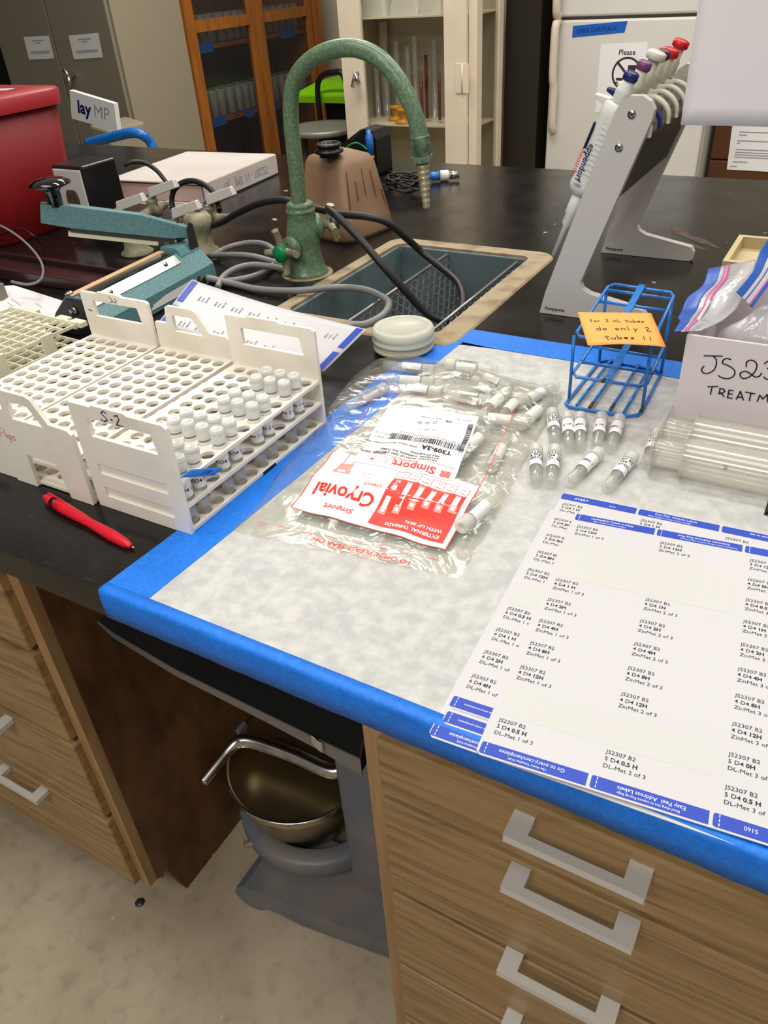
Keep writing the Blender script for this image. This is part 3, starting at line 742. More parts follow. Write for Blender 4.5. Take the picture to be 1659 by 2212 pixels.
# sheet propped up behind the racks: corners, far left, far right, near right, near left
q0, q1, q2, q3 = onz(414, 605, .985), onz(792, 712, .955), onz(700, 803, .917), onz(340, 700, .972)
b = MB()
def prop(a, c, w=0):
    p = (q0*(1-a)+q1*a)*(1-c)+(q3*(1-a)+q2*a)*c
    return p+Vector((0, 0, w-.004*math.sin(PI*a)*(1-c)))
b.grid(lambda a, c: prop(a, c), 16, 10, 'sheet_paper')
for i, (c0, c1) in enumerate(((.0, .50), (.56, 1.0))):
    b.grid(lambda a, c: prop(.010+a*.033, .03+c0+(c1-c0-.04)*c, .0010), 2, 8, 'print_blue', False)
    b.grid(lambda a, c: prop(.955+a*.033, .03+c0+(c1-c0-.04)*c, .0010), 2, 8, 'print_blue', False)
U2 = lambda u, v, w=0: prop(u, v, .0012)
for a0 in (.12, .22, .32, .42, .52, .62, .86):
    for k, tx in enumerate(['JS2307 B2', '4 D4 1H', 'ZinMet 2 of 3']):
        # rotated print running across the sheet
        vs, fs = glyphs(tx, 0, 'LEFT')
        for c0 in (.37, .93):
            b.add([U2(a0+k*.022-y*.016, c0-x*.024) for x, y in vs], fs, 'ink_grey')
for a0, tx in ((.024, 'Go to avery.com/templates'), (.968, 'Easy Peel Address Labels')):
    for cc in (.06, .62):
        vs, fs = glyphs(tx, 0, 'LEFT'); b.add([prop(a0+.004-(y-.5)*.012, cc+.36-x*.025, .0014) for x, y in vs if True], fs, 'print_white')
o = b.build('label_sheet'); so = o.modifiers.new('s', 'SOLIDIFY'); so.thickness = .0008; so.offset = -1
tag(o, 'address label sheet leaning behind the white racks beside the sink', 'label sheet', 'printed address label sheets')

# ================= pen =================
p0, p1 = onz(90, 1070, BZ+.006), onz(290, 1184, BZ+.003); t = thing('ballpoint_pen', (p0+p1)/2, 'red click pen lying in front of the white racks', 'pen')
d = (p1-p0); Lp = d.length; F = axisframe(p0, d)
b = MB(); b.lathe([(.0035, .026), (.0056, .027), (.0062, .04), (.0055, .06), (.0046, .082), (.0052, .10), (.0056, .115), (.0046, .135), (.0028, Lp-.006), (.0014, Lp-.004)], 'red_pen', F, 20); 
b.build('barrel', t)
b = MB(); b.lathe([(.0013, Lp-.004), (.0005, Lp)], 'chrome', F, 10); b.build('tip', t)
b = MB(); b.lathe([(.0024, .005), (.0042, .009), (.0055, .018), (.0054, .0195)], 'red_pen', F, 16); b.build('cap', t)
b = MB(); b.lathe([(.0046, .0195), (.0046, .027)], 'black_gloss', F, 16); b.build('grip_ring', t)
b = MB(); b.lathe([(.0012, .0), (.0012, .006)], 'dark_metal', F, 8); b.build('button', t)
b = MB(); b.box(.0046, .0062, -.0018, .0018, .008, .034, 'red_pen', F); b.build('clip', t, bevel=.0005)

# ================= round jar =================
t = thing('screw_jar', (.003, .533, BZ), 'short round translucent jar with wide lid at the sink corner', 'jar'); F = at(.003, .533, BZ+.003)
b = MB(); b.lathe([(0, .0), (.037, .0), (.0395, .002), (.0395, .005), (.0375, .006), (.037, .016)], 'jar_body', F, 48); b.build('body', t)
b = MB(); b.lathe([(.0385, .011), (.0405, .012), (.0405, .015), (.0392, .0165), (.0392, .019), (.0405, .0205), (.0405, .0255), (.039, .0275), (.0385, .029), (.0345, .0305), (.033, .0285), (0, .0285)], 'jar_lid', F, 48)
b.lathe([(.032, .0288), (.0315, .0296), (.031, .0288)], 'jar_lid', F, 48, cap=False); b.build('lid', t)

# ================= bag of vials =================
EDL = [(.535, .022), (.516, .017), (.47, -.004), (.418, -.006), (.335, .010), (.322, .0245), (.272, .026), (.2, .038), (.157, .047), (.114, .051), (.09, .054)]
EDR = [(.54, .23), (.492, .236), (.333, .249), (.19, .264), (.143, .266), (.09, .268)]
def interp(tb, y):
    for (ya, xa), (yb, xb) in zip(tb, tb[1:]):
        if ya >= y >= yb: return xa+(xb-xa)*(ya-y)/(ya-yb)
    return tb[0][1] if y > tb[0][0] else tb[-1][1]
def bag_xy(s, t):
    y = (.516-.024*s)*(1-t)+(.114+.029*s)*t
    xl, xr = interp(EDL, y), interp(EDR, y); return xl+(xr-xl)*s, y
def bag_st(x, y):
    s = t = .5
    for _ in range(5):
        yt, yb = .516-.024*s, .114+.029*s; t = (yt-y)/(yt-yb); xl, xr = interp(EDL, y), interp(EDR, y); s = (x-xl)/(xr-xl)
    return s, t
def bag_h(s, t):
    s = max(0, min(1, s)); t = max(0, min(1, t))
    pts = [(0, .002), (.06, .014), (.15, .024), (.35, .025), (.5, .021), (.65, .020), (.78, .017), (.86, .008), (1, .001)]
    for (a, ha), (c, hc) in zip(pts, pts[1:]):
        if a <= t <= c: k = (t-a)/(c-a); k = k*k*(3-2*k); h = ha+(hc-ha)*k; break
    e = min(1, math.sin(PI*s)**.26) if 0 < s < 1 else 0
    wr = .0012*math.sin(31*s+9*t)*math.sin(17*t-6*s)+.0007*math.sin(70*t+20*s)
    return .0009+h*e+wr*e*(1 if t < .8 else .6)
def bagz(x, y, w=0):
    s, t = bag_st(x, y); return Vector((x, y, BZ+.0008+bag_h(s, t)+w))
bag = thing('plastic_bag', (.14, .31, BZ), 'clear plastic bag of vials with red and white printed panel, lying on the paper', 'bag')
b = MB()
def bt(s, t): x, y = bag_xy(s, t); return Vector((x, y, BZ+.0008+bag_h(s, t)))
b.grid(bt, 70, 110, 'bag_film')
b.grid(lambda s, t: Vector((*bag_xy(s, t), BZ+.0009)), 8, 14, 'bag_film')
b.build('film', bag)
lab = MB()
TLc, TRc, BLc = Vector((.212, .247)), Vector((.111, .236)), Vector((.187, .360))
def LF(u, v, w=0):      # u 0..1 along the reading direction, v 0..1 up the label (towards the reader's top)
    p = TLc+(TRc-TLc)*u+(BLc-TLc)*(1-v); return bagz(p.x, p.y, .0010+w)
lab.grid(lambda a, c: LF(a, c, 0), 24, 28, 'label_white')
LW, LH = .101, .117
def lt(body, size, u, v, m, bold=0, sx=1): 
    vs, fs = glyphs(body, bold, 'LEFT'); lab.add([LF(u+x*size*sx/LW, v+y*size/LH, .0004) for x, y in vs], fs, m)
def lr(u0, u1, v0, v1, m, w=.0004): lab.grid(lambda a, c: LF(u0+(u1-u0)*a, v0+(v1-v0)*c, w), 4, 2, m, False)
lt('Simport', .0150, .20, .885, 'print_red', .02, .9); lt('Scientific Inc.', .0050, .42, .845, 'print_red')
for k in range(5): lr(.05+.006*(k % 2), .15, .89+.018*k, .90+.018*k, 'print_red')
lr(.04, .96, .832, .836, 'print_red'); lr(.63, .634, .85, .97, 'print_red')
for k in range(4): lt('2588 Bernard-Pilon', .0026, .66, .945-.028*k, 'ink_grey')
lt('ISO 9001', .0028, .84, .87, 'ink_grey'); lr(.84, .87, .90, .925, 'print_red')
lt('CRYOVIAL WITH LIP SEAL DESIGN', .0042, .22, .785, 'ink', .02); lt('EXTERNAL THREADS, 3ml TUBES', .0042, .22, .742, 'ink', .02); lt('SELF-STANDING', .0042, .22, .699, 'ink', .02)
lt('QTY/PK 100/PK', .0042, .74, .80, 'ink', .02)
lt('T309-3A', .0085, .13, .595, 'ink', .04); lt('REF', .0035, .05, .60, 'ink_grey'); lt('DNA, DNase, RNase & Pyrogen FREE!', .0036, .48, .628, 'ink', .015)
random.seed(3); u = .06
while u < .80:
    w_ = random.choice([.004, .004, .007, .011]); lr(u, u+w_, .47, .56, 'ink'); u += w_+random.choice([.004, .006, .010])
lt('43192741S', .0036, .80, .54, 'ink'); lt('2022-11-13', .0036, .80, .49, 'ink'); lt('(01)00671743015273(10)431927413(17)271101', .0034, .08, .435, 'ink')
v = .36
while v < .80:
    w_ = random.choice([.004, .006, .010]); lr(-.0+.02, .075, v-.22, v+w_-.22, 'ink'); v += w_+random.choice([.004, .007])
lt('BAG', .003, .52, .33, 'ink_grey'); lt('EC  REP', .0035, .38, .33, 'ink'); lt('Made in Canada', .0036, .36, .12, 'ink'); lt('CE', .0055, .25, .14, 'ink', .02); lt('2027-11-01', .0034, .06, .08, 'ink'); lt('www.simport.com', .003, .74, .04, 'ink'); lt('LATEX FREE', .003, .14, .14, 'ink_grey')
for uu, vv in ((.42, .20), (.50, .21), (.58, .22)):
    lab.add([LF(uu+.022*math.cos(k*PI/6), vv+.020*math.sin(k*PI/6), .0004) for k in range(12)]+[LF(uu+.016*math.cos(k*PI/6), vv+.0145*math.sin(k*PI/6), .0004) for k in range(12)], [(k, (k+1) % 12, 12+(k+1) % 12, 12+k) for k in range(12)], 'ink')
lab.build('printed_label', bag)
# red and white printed panel on the film itself
pn = MB(); P0, PU, PV = Vector((.243, .166)), Vector((.086, .160))-Vector((.243, .166)), Vector((.236, .252))-Vector((.243, .166))
PW, PH = PU.length, PV.length
def PF(u, v, w=0):     # u: reading direction 0..1, v: 0 at reader's bottom (far side) .. 1 at reader's top (near side)
    p = P0+PU*u+PV*(1-v); return bagz(p.x, p.y, .0005+w)
def pr(u0, u1, v0, v1, m, w=.0001, nu=6, nv=4): pn.grid(lambda a, c: PF(u0+(u1-u0)*a, v0+(v1-v0)*c, w), nu, nv, m, False)
def pt_(body, size, u, v, m, bold=0, sx=1, w=.0003):
    vs, fs = glyphs(body, bold, 'LEFT'); pn.add([PF(u+x*size*sx/PW, v+y*size/PH, w) for x, y in vs], fs, m)
pr(0, 1, .0, 1, 'label_white', 0, 30, 20)
pr(.0, 1, .992, 1, 'print_red', .0002, 20, 1); pr(0, .006, 0, 1, 'print_red', .0002, 1, 14); pr(.994, 1, 0, 1, 'print_red', .0002, 1, 14)
pr(.035, .50, .24, .93, 'print_red', .0001, 14, 12)
pr(.035, .50, .10, .105, 'print_red'); pr(.035, .50, .232, .24, 'print_red')
for k in range(7): pr(.035+.0775*k, .038+.0775*k, .10, .24, 'print_red', .0002, 1, 2)
szs = [.18, .22, .22, .28, .36, .42]
for k in range(6):
    u = .050+.0775*k; L2 = szs[k]
    pr(u+.008, u+.040, .26, .27+L2, 'label_white', .0003, 2, 3); pr(u+.002, u+.046, .27+L2-.02, .27+L2+.07, 'print_pink', .0003, 2, 2); pr(u+.014, u+.034, .27+L2+.0, .27+L2+.04, 'label_white', .0005, 1, 1)
    pr(u+.006, u+.042, .26, .285, 'print_pink', .0004, 2, 1)
    pt_(['T309-1A', 'T309-2', 'T309-2A', 'T309-3A', 'T309-4A', 'T309-5A'][k], .0022, u-.002, .19, 'print_red', .02); pt_(['1.2 ml', '2 ml', '2 ml', '3 ml', '4 ml', '5 ml'][k], .0022, u+.002, .13, 'print_red', .02)
pt_('EXTERNAL THREADS', .0056, .07, .845, 'print_white', .02, 1.0); pt_('WITH LIP SEAL', .0056, .07, .76, 'print_white', .02, 1.0)
pt_('Simport', .0105, .62, .80, 'print_red', .02, .92); pt_('Cryovial', .0205, .535, .56, 'print_red', .025, .92); pt_('STERILE', .0052, .53, .42, 'print_red', .01, 1.1); pt_('Section view', .003, .62, .30, 'print_pink'); pt_('of vial/cap seal', .003, .60, .25, 'print_pink')
for (u0, u1, v0, v1) in ((.78, .90, .30, .36), (.79, .89, .18, .30)): pr(u0, u1, v0, v1, 'print_pink')
for (u0, u1, v0, v1) in ((.80, .81, .0, .2), (.87, .88, .0, .2), (.815, .865, .31, .35)): pr(u0, u1, v0, v1, 'label_white' if v0 > .3 else 'print_pink', .0003)
pn.build('printed_panel', bag)
ln = MB()
def line(pts, wd=.0006, m='print_red', dash=False):
    q = []
    for (xa, ya), (xb, yb) in zip(pts, pts[1:]):
        for k in range(16): q.append((xa+(xb-xa)*k/16, ya+(yb-ya)*k/16))
    q.append(pts[-1])
    for k in range(len(q)-1):
        if dash and k % 2: continue
        ln.stroke([q[k], q[k+1]], wd, m, lambda a, c, w=0: bagz(a, c, .0007))
line([(.081, .247), (.060, .372), (.214, .388), (.236, .252)])
ln.build('printed_outline', bag)
ln = MB()
line([(.066, .118+.014), (.255, .153+.002)], .0006, dash=True)
vs, fs = glyphs('TO OPEN, PLEASE TEAR OFF', .02, 'LEFT'); a_, c_ = Vector((.224, .142)), Vector((.105, .132)); un = (c_-a_).normalized(); vn = Vector((un.y, -un.x)); vn = vn if vn.y < 0 else -vn
ln.add([bagz(*(a_+un*(x*.0076)+vn*(y*.0070)), .0022) for x, y in vs], fs, 'print_red')
ln.build('tear_line', bag)

# ================= vials in the bag and loose =================
proto2 = vial('cryogenic_vial', (0, 0, 0), (0, 0, 1), 'x', None, side=(1, 0, 0), L=.066, caphue='frost')
def lay(v, cap, base, roll=0):
    """aim the vial's own +z from base to cap"""
    cap, base = Vector(cap), Vector(base); d = (cap-base).normalized()
    q = Vector((0, 0, 1)).rotation_difference(d)
    # turn the print (local -y) to face up and towards the front
    best, ba = -9, 0
    for k in range(36):
        a = k*PI/18; f = q @ (Matrix.Rotation(a, 3, 'Z') @ Vector((0, -1, 0)))
        s_ = f.z+(-.45*f.y) 
        if s_ > best: best, ba = s_, a
    M = (q.to_matrix() @ Matrix.Rotation(ba+roll, 3, 'Z')).to_4x4(); M.translation = base; v.matrix_basis = M
first = True
INB = [((.045, .470), 8), ((.118, .490), 186), ((.150, .476), -22), ((.060, .437), 14), ((.085, .408), 10), ((.140, .425), 4), ((.197, .418), 88), ((.181, .410), 86), ((.160, .452), 150), ((.213, .462), 250),
       ((.205, .385), 190), ((.226, .420), 262), ((.222, .330), 278), ((.196, .330), 264), ((.036, .38), 75), ((.118, .386), -8), ((.250, .222), 262), ((.165, .345), 30)]
WH = ['on the far left', 'along the far edge', 'in the far middle', 'by the left side, second row', 'just above the label', 'middle, second row', 'upright pair, right one', 'upright pair, left one', 'slanting in the far middle', 'in the far right corner', 'lying across at the right', 'by the right side', 'right of the white label, slanting', 'beside the label, right', 'at the left edge', 'under the red outline', 'right of the red panel', 'hidden half under the label']
for k, ((x, y), deg) in enumerate(INB):
    v = proto2 if first else copy_tree(proto2); first = False
    a = math.radians(deg); d = Vector((math.cos(a), math.sin(a), 0)); c = Vector((x, y, BZ+.0085+(.006 if k % 3 == 1 else 0)))
    s_, t_ = bag_st(x, y)
    lay(v, c+d*.033, c-d*.033, random.uniform(-1, 1))
    v['label'] = 'vial inside the clear bag, '+WH[k]; v['category'] = 'vial'; v['group'] = 'loose vials inside the clear bag'
LOOSE = [((1192, 880), (1200, 966)), ((1225, 887), (1230, 978)), ((1253, 886), (1254, 979)), ((1301, 889), (1288, 977)), ((1341, 893), (1316, 981)), ((1157, 958), (1158, 1052)),
         ((1201, 956), (1188, 1059)), ((1302, 969), (1222, 1049)), ((1372, 979), (1306, 1060)), ((1424, 925), (1393, 1012))]
LB = ['leftmost of the far row by the wire rack', 'second from the left in the far row', 'third from the left in the far row', 'fourth from the left in the far row, under the wire rack', 'rightmost of the far row, leaning left',
      'leftmost of the near row beside the bag', 'second in the near row, its cap behind the first far one', 'tilted most, third in the near row', 'tilted, lying just above the label sheets', 'beside the flange of the clear plastic holder']
LTX = [['JS2307 B2', '5 D3 4H', 'MSO4+DL'], ['', '', '2 of 3'], ['', '', 'Met 1 of'], ['', '', '2 of 3'], ['', '', 'Met 1 of'], ['JS2307 B', '6 D3 0H', 'MSO4+D'], ['S2307 B2', 'D4 1H', 'DL-Met'], ['', '', 'Met 1 of'], ['07 B2', '1H', '4+DL-M'], ['07 B2', '12H', '4+DL-']]
proto3 = vial('cryogenic_vial', (0, 0, 0), (0, 0, 1), 'x', None, side=(1, 0, 0), L=.0675, caphue='frost')
for k, (c, bs) in enumerate(LOOSE):
    v = proto3 if k == 0 else copy_tree(proto3)
    cc, bb = onz(*c, BZ+.0082), onz(*bs, BZ+.0082); mid = (cc+bb)/2; d = (cc-bb).normalized()
    lay(v, mid+d*.034, mid-d*.034)
    v['label'] = 'loose labelled vial, '+LB[k]; v['category'] = 'vial'; v['group'] = 'labelled vials lying on the paper'
    text_label(v, LTX[k], L=.0675)

# ================= blue wire rack =================
t = thing('wire_rack', (.286, .526, BZ), 'chipped blue coated wire tube rack standing on the paper edge', 'rack')
FL, FR, BL, BR = Vector((.246, .474, 0)), Vector((.326, .478, 0)), Vector((.247, .582, 0)), Vector((.322, .577, 0))
def zz(p, z): return Vector((p.x, p.y, z))
rw = .0019; zf = BZ+.0032
def mixp(u, v, z0, zB=None):
    zB = z0 if zB is None else zB
    p = (FL*(1-u)+FR*u)*(1-v)+(BL*(1-u)+BR*u)*v; return zz(p, z0*(1-v)+zB*v)
for k, (u, v) in enumerate(((0, 0), (1, 0), (0, 1), (1, 1))):
    b = MB(); top = .989 if v == 0 else 1.003
    b.tube([mixp(u, v, zf), mixp(u, v, top)], rw, 'blue_coat'); b.build('upright', t)
def ring(name, z0, zB, m='blue_coat', ext=(0, 0, 1, 1), cross=()):
    b = MB(); u0, v0, u1, v1 = ext; c = .07
    pts = [(u0+c, v0), (u1-c, v0), (u1, v0+c), (u1, v1-c), (u1-c, v1), (u0+c, v1), (u0, v1-c), (u0, v0+c)]
    b.tube([mixp(u, v, z0, zB) for u, v in pts], rw, m, closed=True); b.build(name, t)
    for v in cross:
        b = MB(); b.tube([mixp(u0, v, z0, zB), mixp(u1, v, z0, zB)], rw*.95, m); b.build('crossbar', t)
ring('upper_ring', .989, 1.004, ext=(0, 0, 1, 1.12), cross=(.35, .72, .98))
ring('middle_ring', .942, .952, ext=(0, 0, 1, 1.0), cross=(.3, .65), m='blue_coat')
for z0, z1, v0, v1 in ((.9915, 1.0075, .02, 1.12), (.9445, .9545, 0, 1.0)):
    b = MB(); b.hexa([mixp(.45, v0, z0, z1), mixp(.55, v0, z0, z1), mixp(.55, v1, z0, z1), mixp(.45, v1, z0, z1)], [mixp(.45, v0, z0+.001, z1+.001), mixp(.55, v0, z0+.001, z1+.001), mixp(.55, v1, z0+.001, z1+.001), mixp(.45, v1, z0+.001, z1+.001)], 'blue_coat'); b.build('centre_strip', t)
b = MB(); b.tube([mixp(u, v, zf) for u, v in ((.08, -.16), (.85, -.16), (.97, -.1), (1, 0), (1, 1.0), (.9, 1.08), (.1, 1.08), (0, 1.0), (0, -.1))], rw, 'blue_coat', closed=True); b.build('base_ring', t)
for u in (.17, .35, .62, .80):
    b = MB(); b.tube([mixp(u, -.14, zf+.0026), mixp(u, 1.06, zf+.0026)], rw*.95, 'blue_coat'); b.build('base_wire', t)
for (u, v, z) in ((0, .35, .945), (1, .3, .945), (1, .98, .953), (.45, .02, .943), (1, .0, BZ+.006), (.35, -.1, BZ+.006), (.62, -.06, BZ+.006)):
    b = MB(); a = mixp(u, v, z); b.tube([a-Vector((0, .006, 0)), a+Vector((0, .006, 0))], rw*1.08, 'rust'); b.build('rust_patch', t)
# note on top
n0, n1, n2 = onz(1270, 745, 1.003), onz(1439, 748, 1.003), onz(1248, 673, 1.012)
Fn_ = frame(n0, n1-n0, n2-n0, (0, 0, 1))
def Fn(u, v, w=0): return Fn_(u, v, w+.0022*math.sin(PI*u)*(1-v)-.0006)
b = MB(); b.grid(lambda a, c: Fn(a, c), 12, 10, 'orange_note')
HW = {'d': [[(.5, .5), (.1, .45), (.1, .05), (.5, .05), (.5, 1)]], 'o': [[(.1, .3), (.3, .55), (.5, .3), (.3, 0), (.1, .3)]], 'n': [[(.1, 0), (.1, .5)], [(.1, .35), (.3, .55), (.5, .4), (.5, 0)]], 'l': [[(.2, 1), (.2, 0)]],
      'y': [[(.1, .5), (.25, .1)], [(.5, .5), (.1, -.45)]], '2': [[(.1, .75), (.3, 1), (.5, .75), (.1, 0), (.6, 0)]], 't': [[(.3, .9), (.3, 0), (.5, 0)], [(.05, .6), (.55, .6)]], 'u': [[(.1, .5), (.1, .1), (.4, 0), (.5, .5), (.5, 0)]],
      'b': [[(.1, 1), (.1, 0), (.5, .1), (.45, .45), (.1, .4)]], 'e': [[(.1, .3), (.5, .3), (.45, .5), (.2, .5), (.1, .2), (.5, 0)]], 's': [[(.5, .5), (.15, .45), (.45, .15), (.1, 0)]], '!': [[(.3, .9), (.2, .0)]],
      'f': [[(.5, .9), (.3, .9), (.25, 0)], [(.1, .5), (.45, .5)]], 'r': [[(.1, .5), (.1, 0)], [(.1, .35), (.4, .5)]], '3': [[(.1, .95), (.5, .9), (.3, .55), (.5, .25), (.1, 0)]], 'm': [[(.1, 0), (.1, .5), (.3, .2), (.45, .5), (.55, 0)]], 'L': [[(.15, 1), (.15, 0), (.55, 0)]], ' ': []}
def write(b, s_, u, v, h, wd, m, F, adv=.62):
    for ch in s_:
        for st in HW.get(ch, []): b.stroke([(u+x*h, v+y*h*1.0) for x, y in st], wd, m, F)
        u += adv*h*1.35
Gn = lambda u, v, w=0: Fn(u, v, .0004)
write(b, 'for 3 mL tubes', .12, .68, .085, .008, 'rust', Gn, .46); write(b, 'do only 2', .17, .42, .12, .010, 'marker', Gn, .5); write(b, 'tubes !!', .24, .14, .12, .010, 'marker', Gn, .5)
o = b.build('sticky_note'); so = o.modifiers.new('s', 'SOLIDIFY'); so.thickness = .0003; so.offset = -1
tag(o, 'orange handwritten note resting on top of the blue wire rack', 'note')

# ================= white carton and zip bags =================
t = thing('cardboard_box', (.5, .53, BZ), 'white cardboard box with black handwriting, behind the clear holder', 'box')
X0, X1, Y0, Y1, Zt = .3655, .64, .4325, .62, 1.025
b = MB(); w_ = .003
b.box(X0, X1, Y0, Y0+w_, BZ+.0007, Zt, 'carton'); b.box(X0, X1, Y1-w_, Y1, BZ+.0007, Zt-.004, 'carton'); b.box(X0, X0+w_, Y0+w_, Y1-w_, BZ+.0007, Zt-.001, 'carton'); b.box(X1-w_, X1, Y0+w_, Y1-w_, BZ+.0007, Zt, 'carton'); b.box(X0+w_, X1-w_, Y0+w_, Y1-w_, BZ+.0007, BZ+.004, 'carton')
b.build('walls', t, bevel=.001)
b = MB()
def zpx(x, y): p = ony(1360+x/5.528, 500+y/5.528, Y0); return (p.x, p.z)
Gc = lambda u, v, w=0: Vector((u, Y0-.00035-w, v))
JS = [[(890, 1482), (1110, 1487)], [(1000, 1485), (1035, 1530), (1035, 1590), (1005, 1655), (930, 1695), (875, 1680), (862, 1640), (892, 1605)], [(1212, 1528), (1165, 1515), (1125, 1530), (1110, 1570), (1180, 1600), (1245, 1645), (1258, 1690), (1225, 1740), (1160, 1755), (1100, 1742), (1062, 1718)],
      [(1395, 1615), (1395, 1570), (1420, 1542), (1460, 1535), (1505, 1560), (1522, 1605), (1490, 1680), (1420, 1740), (1355, 1752), (1322, 1720), (1330, 1685), (1385, 1668), (1450, 1700), (1500, 1735), (1550, 1725), (1578, 1688)],
      [(1612, 1580), (1650, 1550), (1710, 1555), (1700, 1610), (1650, 1635), (1710, 1660), (1712, 1720), (1650, 1765), (1600, 1735)]]
TR = [[(935, 1852), (1057, 1848)], [(988, 1852), (965, 1943)], [(1083, 1872), (1068, 1940)], [(1075, 1872), (1122, 1880), (1140, 1905), (1115, 1925), (1078, 1928)], [(1090, 1928), (1132, 1970)], [(1188, 1893), (1170, 1982)], [(1188, 1893), (1240, 1900)], [(1178, 1935), (1228, 1942)], [(1170, 1982), (1228, 1990)],
      [(1275, 2000), (1325, 1908), (1360, 2012)], [(1292, 1975), (1352, 1982)], [(1385, 1915), (1497, 1937)], [(1450, 1928), (1432, 2018)], [(1525, 2026), (1555, 1952), (1590, 1998), (1645, 1945), (1650, 2035)]]
for st in JS:
    sm = [tuple(p)[:2] for p in smooth([Vector((*zpx(x, y), 0)) for x, y in st], 4)] if len(st) > 2 else [zpx(x, y) for x, y in st]
    b.stroke(sm, .0011, 'marker', Gc)
for st in TR: b.stroke([zpx(x, y) for x, y in st], .0012, 'marker', Gc)
b.build('handwriting', t)
def sheetmap(name, left, right, bands, yfun, label, off=0, nseg=10):
    """a hanging bag: left and right silhouette lines given on the picture, each at its own depth"""
    L_, R_ = smooth([Vector((*p, 0)) for p in left], 4), smooth([Vector((*p, 0)) for p in right], 4)
    n = min(len(L_), len(R_))
    def samp(P, t): k = t*(len(P)-1); i = min(int(k), len(P)-2); return P[i]*(1-(k-i))+P[i+1]*(k-i)
    def F(a, c):
        p = samp(L_, c)*(1-a)+samp(R_, c)*a; px, py = 1360+p.x/5.528, 500+p.y/5.528
        q = ony(px, py, yfun(a, c)); return q
    t = thing(name, F(.5, .5), label, 'bag')
    for (a0, a1, m, nm) in bands:
        b = MB(); b.grid(lambda a, c: F(a0+(a1-a0)*a, c), nseg, 24, m); o = b.build(nm, t)
        so = o.modifiers.new('s', 'SOLIDIFY'); so.thickness = .0004 if m == 'zip_film' else .0009
    return t, F
bag1, F1 = sheetmap('zip_bag', [(935, 455), (870, 650), (690, 800), (620, 960), (575, 1040), (600, 1075), (530, 1205)], [(1510, 335), (1490, 480), (1380, 700), (1290, 900), (1130, 1050), (1000, 1120), (850, 1185)],
    [(0, .27, 'blue_zip', 'blue_band'), (.27, .36, 'zip_film', 'film_edge'), (.36, .39, 'pink_zip', 'zip_track'), (.39, .43, 'zip_film', 'film_gap'), (.43, .46, 'pink_zip', 'zip_track'), (.46, 1, 'zip_film', 'film')],
    lambda a, c: .60-.17*c+.012*math.sin(6*a+3*c)*a-.0045*math.sin(9*c), 'zip bag with magenta zip line and wavy blue band, draped over the box corner')
bag2, F2 = sheetmap('zip_bag', [(1660, 80), (1560, 230), (1500, 400), (1475, 470), (1380, 600), (1272, 722)], [(1900, 330), (1850, 400), (1790, 470), (1700, 590), (1580, 750), (1462, 912)],
    [(0, .34, 'blue_zip', 'blue_band'), (.34, .52, 'zip_film', 'film_edge'), (.52, .56, 'blue_zip', 'zip_track'), (.56, .78, 'zip_film', 'film_gap'), (.78, .84, 'pink_zip', 'zip_track'), (.84, 1, 'blue_zip', 'zip_track')],
    lambda a, c: .56-.10*c, 'zip bag with broad dark-blue striped band, leaning in from the right above the box')
t = thing('plastic_pouch', (.43, .5, 1.0), 'cloudy plastic pouch with beige contents stuffed into the white box', 'bag')
b = MB()
def blob(cx, cy, cz, rx, ry, rz, m, seed, amp=.12):
    r0 = random.Random(seed); ph = [r0.uniform(0, 6) for _ in range(6)]
    def f(a, c):
        th, fi = 2*PI*a, PI*c
        k = 1+amp*math.sin(3*th+ph[0]+2*fi)+amp*.6*math.sin(7*fi+ph[1]+3*th)+amp*.4*math.sin(11*th+ph[2])*math.sin(fi)
        return Vector((cx+rx*k*math.sin(fi)*math.cos(th), cy+ry*k*math.sin(fi)*math.sin(th), cz+rz*k*math.cos(fi)))
    b.grid(f, 48, 26, m)
blob(.455, .52, .985, .062, .06, .052, 'zip_film', 4); b.build('film', t)
mat('beige_goods', (214, 190, 160), .6, noise=(30, (176, 140, 110), .45, .65))
b = MB(); blob(.475, .515, .975, .045, .045, .045, 'beige_goods', 9, .08); b.build('contents', t)
# pale wooden tray behind the box
t = thing('wooden_tray', (.36, 1.02, BZ), 'pale wooden tray edge showing behind the zip bags', 'tray')
b = MB(); x0 = .318
for q in ((x0, x0+.008, .95, 1.09), (x0+.008, .5, 1.08, 1.09), (x0+.008, .5, .95, .96), (.5, .508, .95, 1.09)): b.box(q[0], q[1], q[2], q[3], BZ+.0005, BZ+.022, 'frame_wood_pale')
b.box(x0+.008, .5, .96, 1.08, BZ+.0005, BZ+.004, 'frame_wood_pale'); b.build('frame', t)

# ================= clear plastic holder at the right =================
t = thing('clear_holder', (.45, .39, BZ), 'clear double-barrelled plastic holder with end flange, in front of the box', 'holder')
zc1, zc2 = BZ+.0200, BZ+.0225; y1, y2 = .3725, .4085
def Fx(yc, zc): return lambda a, c, x=0: Vector((x, yc+a, zc+c))
for (yc, zc, r) in ((y1, zc1, .0188), (y2, zc2, .0215)):
    b = MB(); F = Fx(yc, zc)
    b.lathe([(r, .391), (r, .62)], 'clear_rigid', F, 36, cap=False); b.lathe([(r-.0016, .391), (r-.0016, .62)], 'clear_rigid', F, 36, cap=False); b.lathe([(r-.0016, .391), (r, .391)], 'clear_rigid', F, 36, cap=False)
    b.build('barrel', t)
    b = MB(); rr = r*.74; b.lathe([(rr, .3655), (rr, .3915), (r-.0018, .3915)], 'clear_rigid', F, 32, cap=False); b.lathe([(rr-.0015, .3655), (rr-.0015, .3915)], 'clear_rigid', F, 32, cap=False); b.build('neck', t)
b = MB(); Ff = lambda u, v, w=0: Vector((.3628+w, u, v)); b.prism(rrect(.351, .431, BZ+.0012, BZ+.046, .012), 0, .0026, 'clear_rigid', Ff); b.build('flange', t, bevel=.0006)
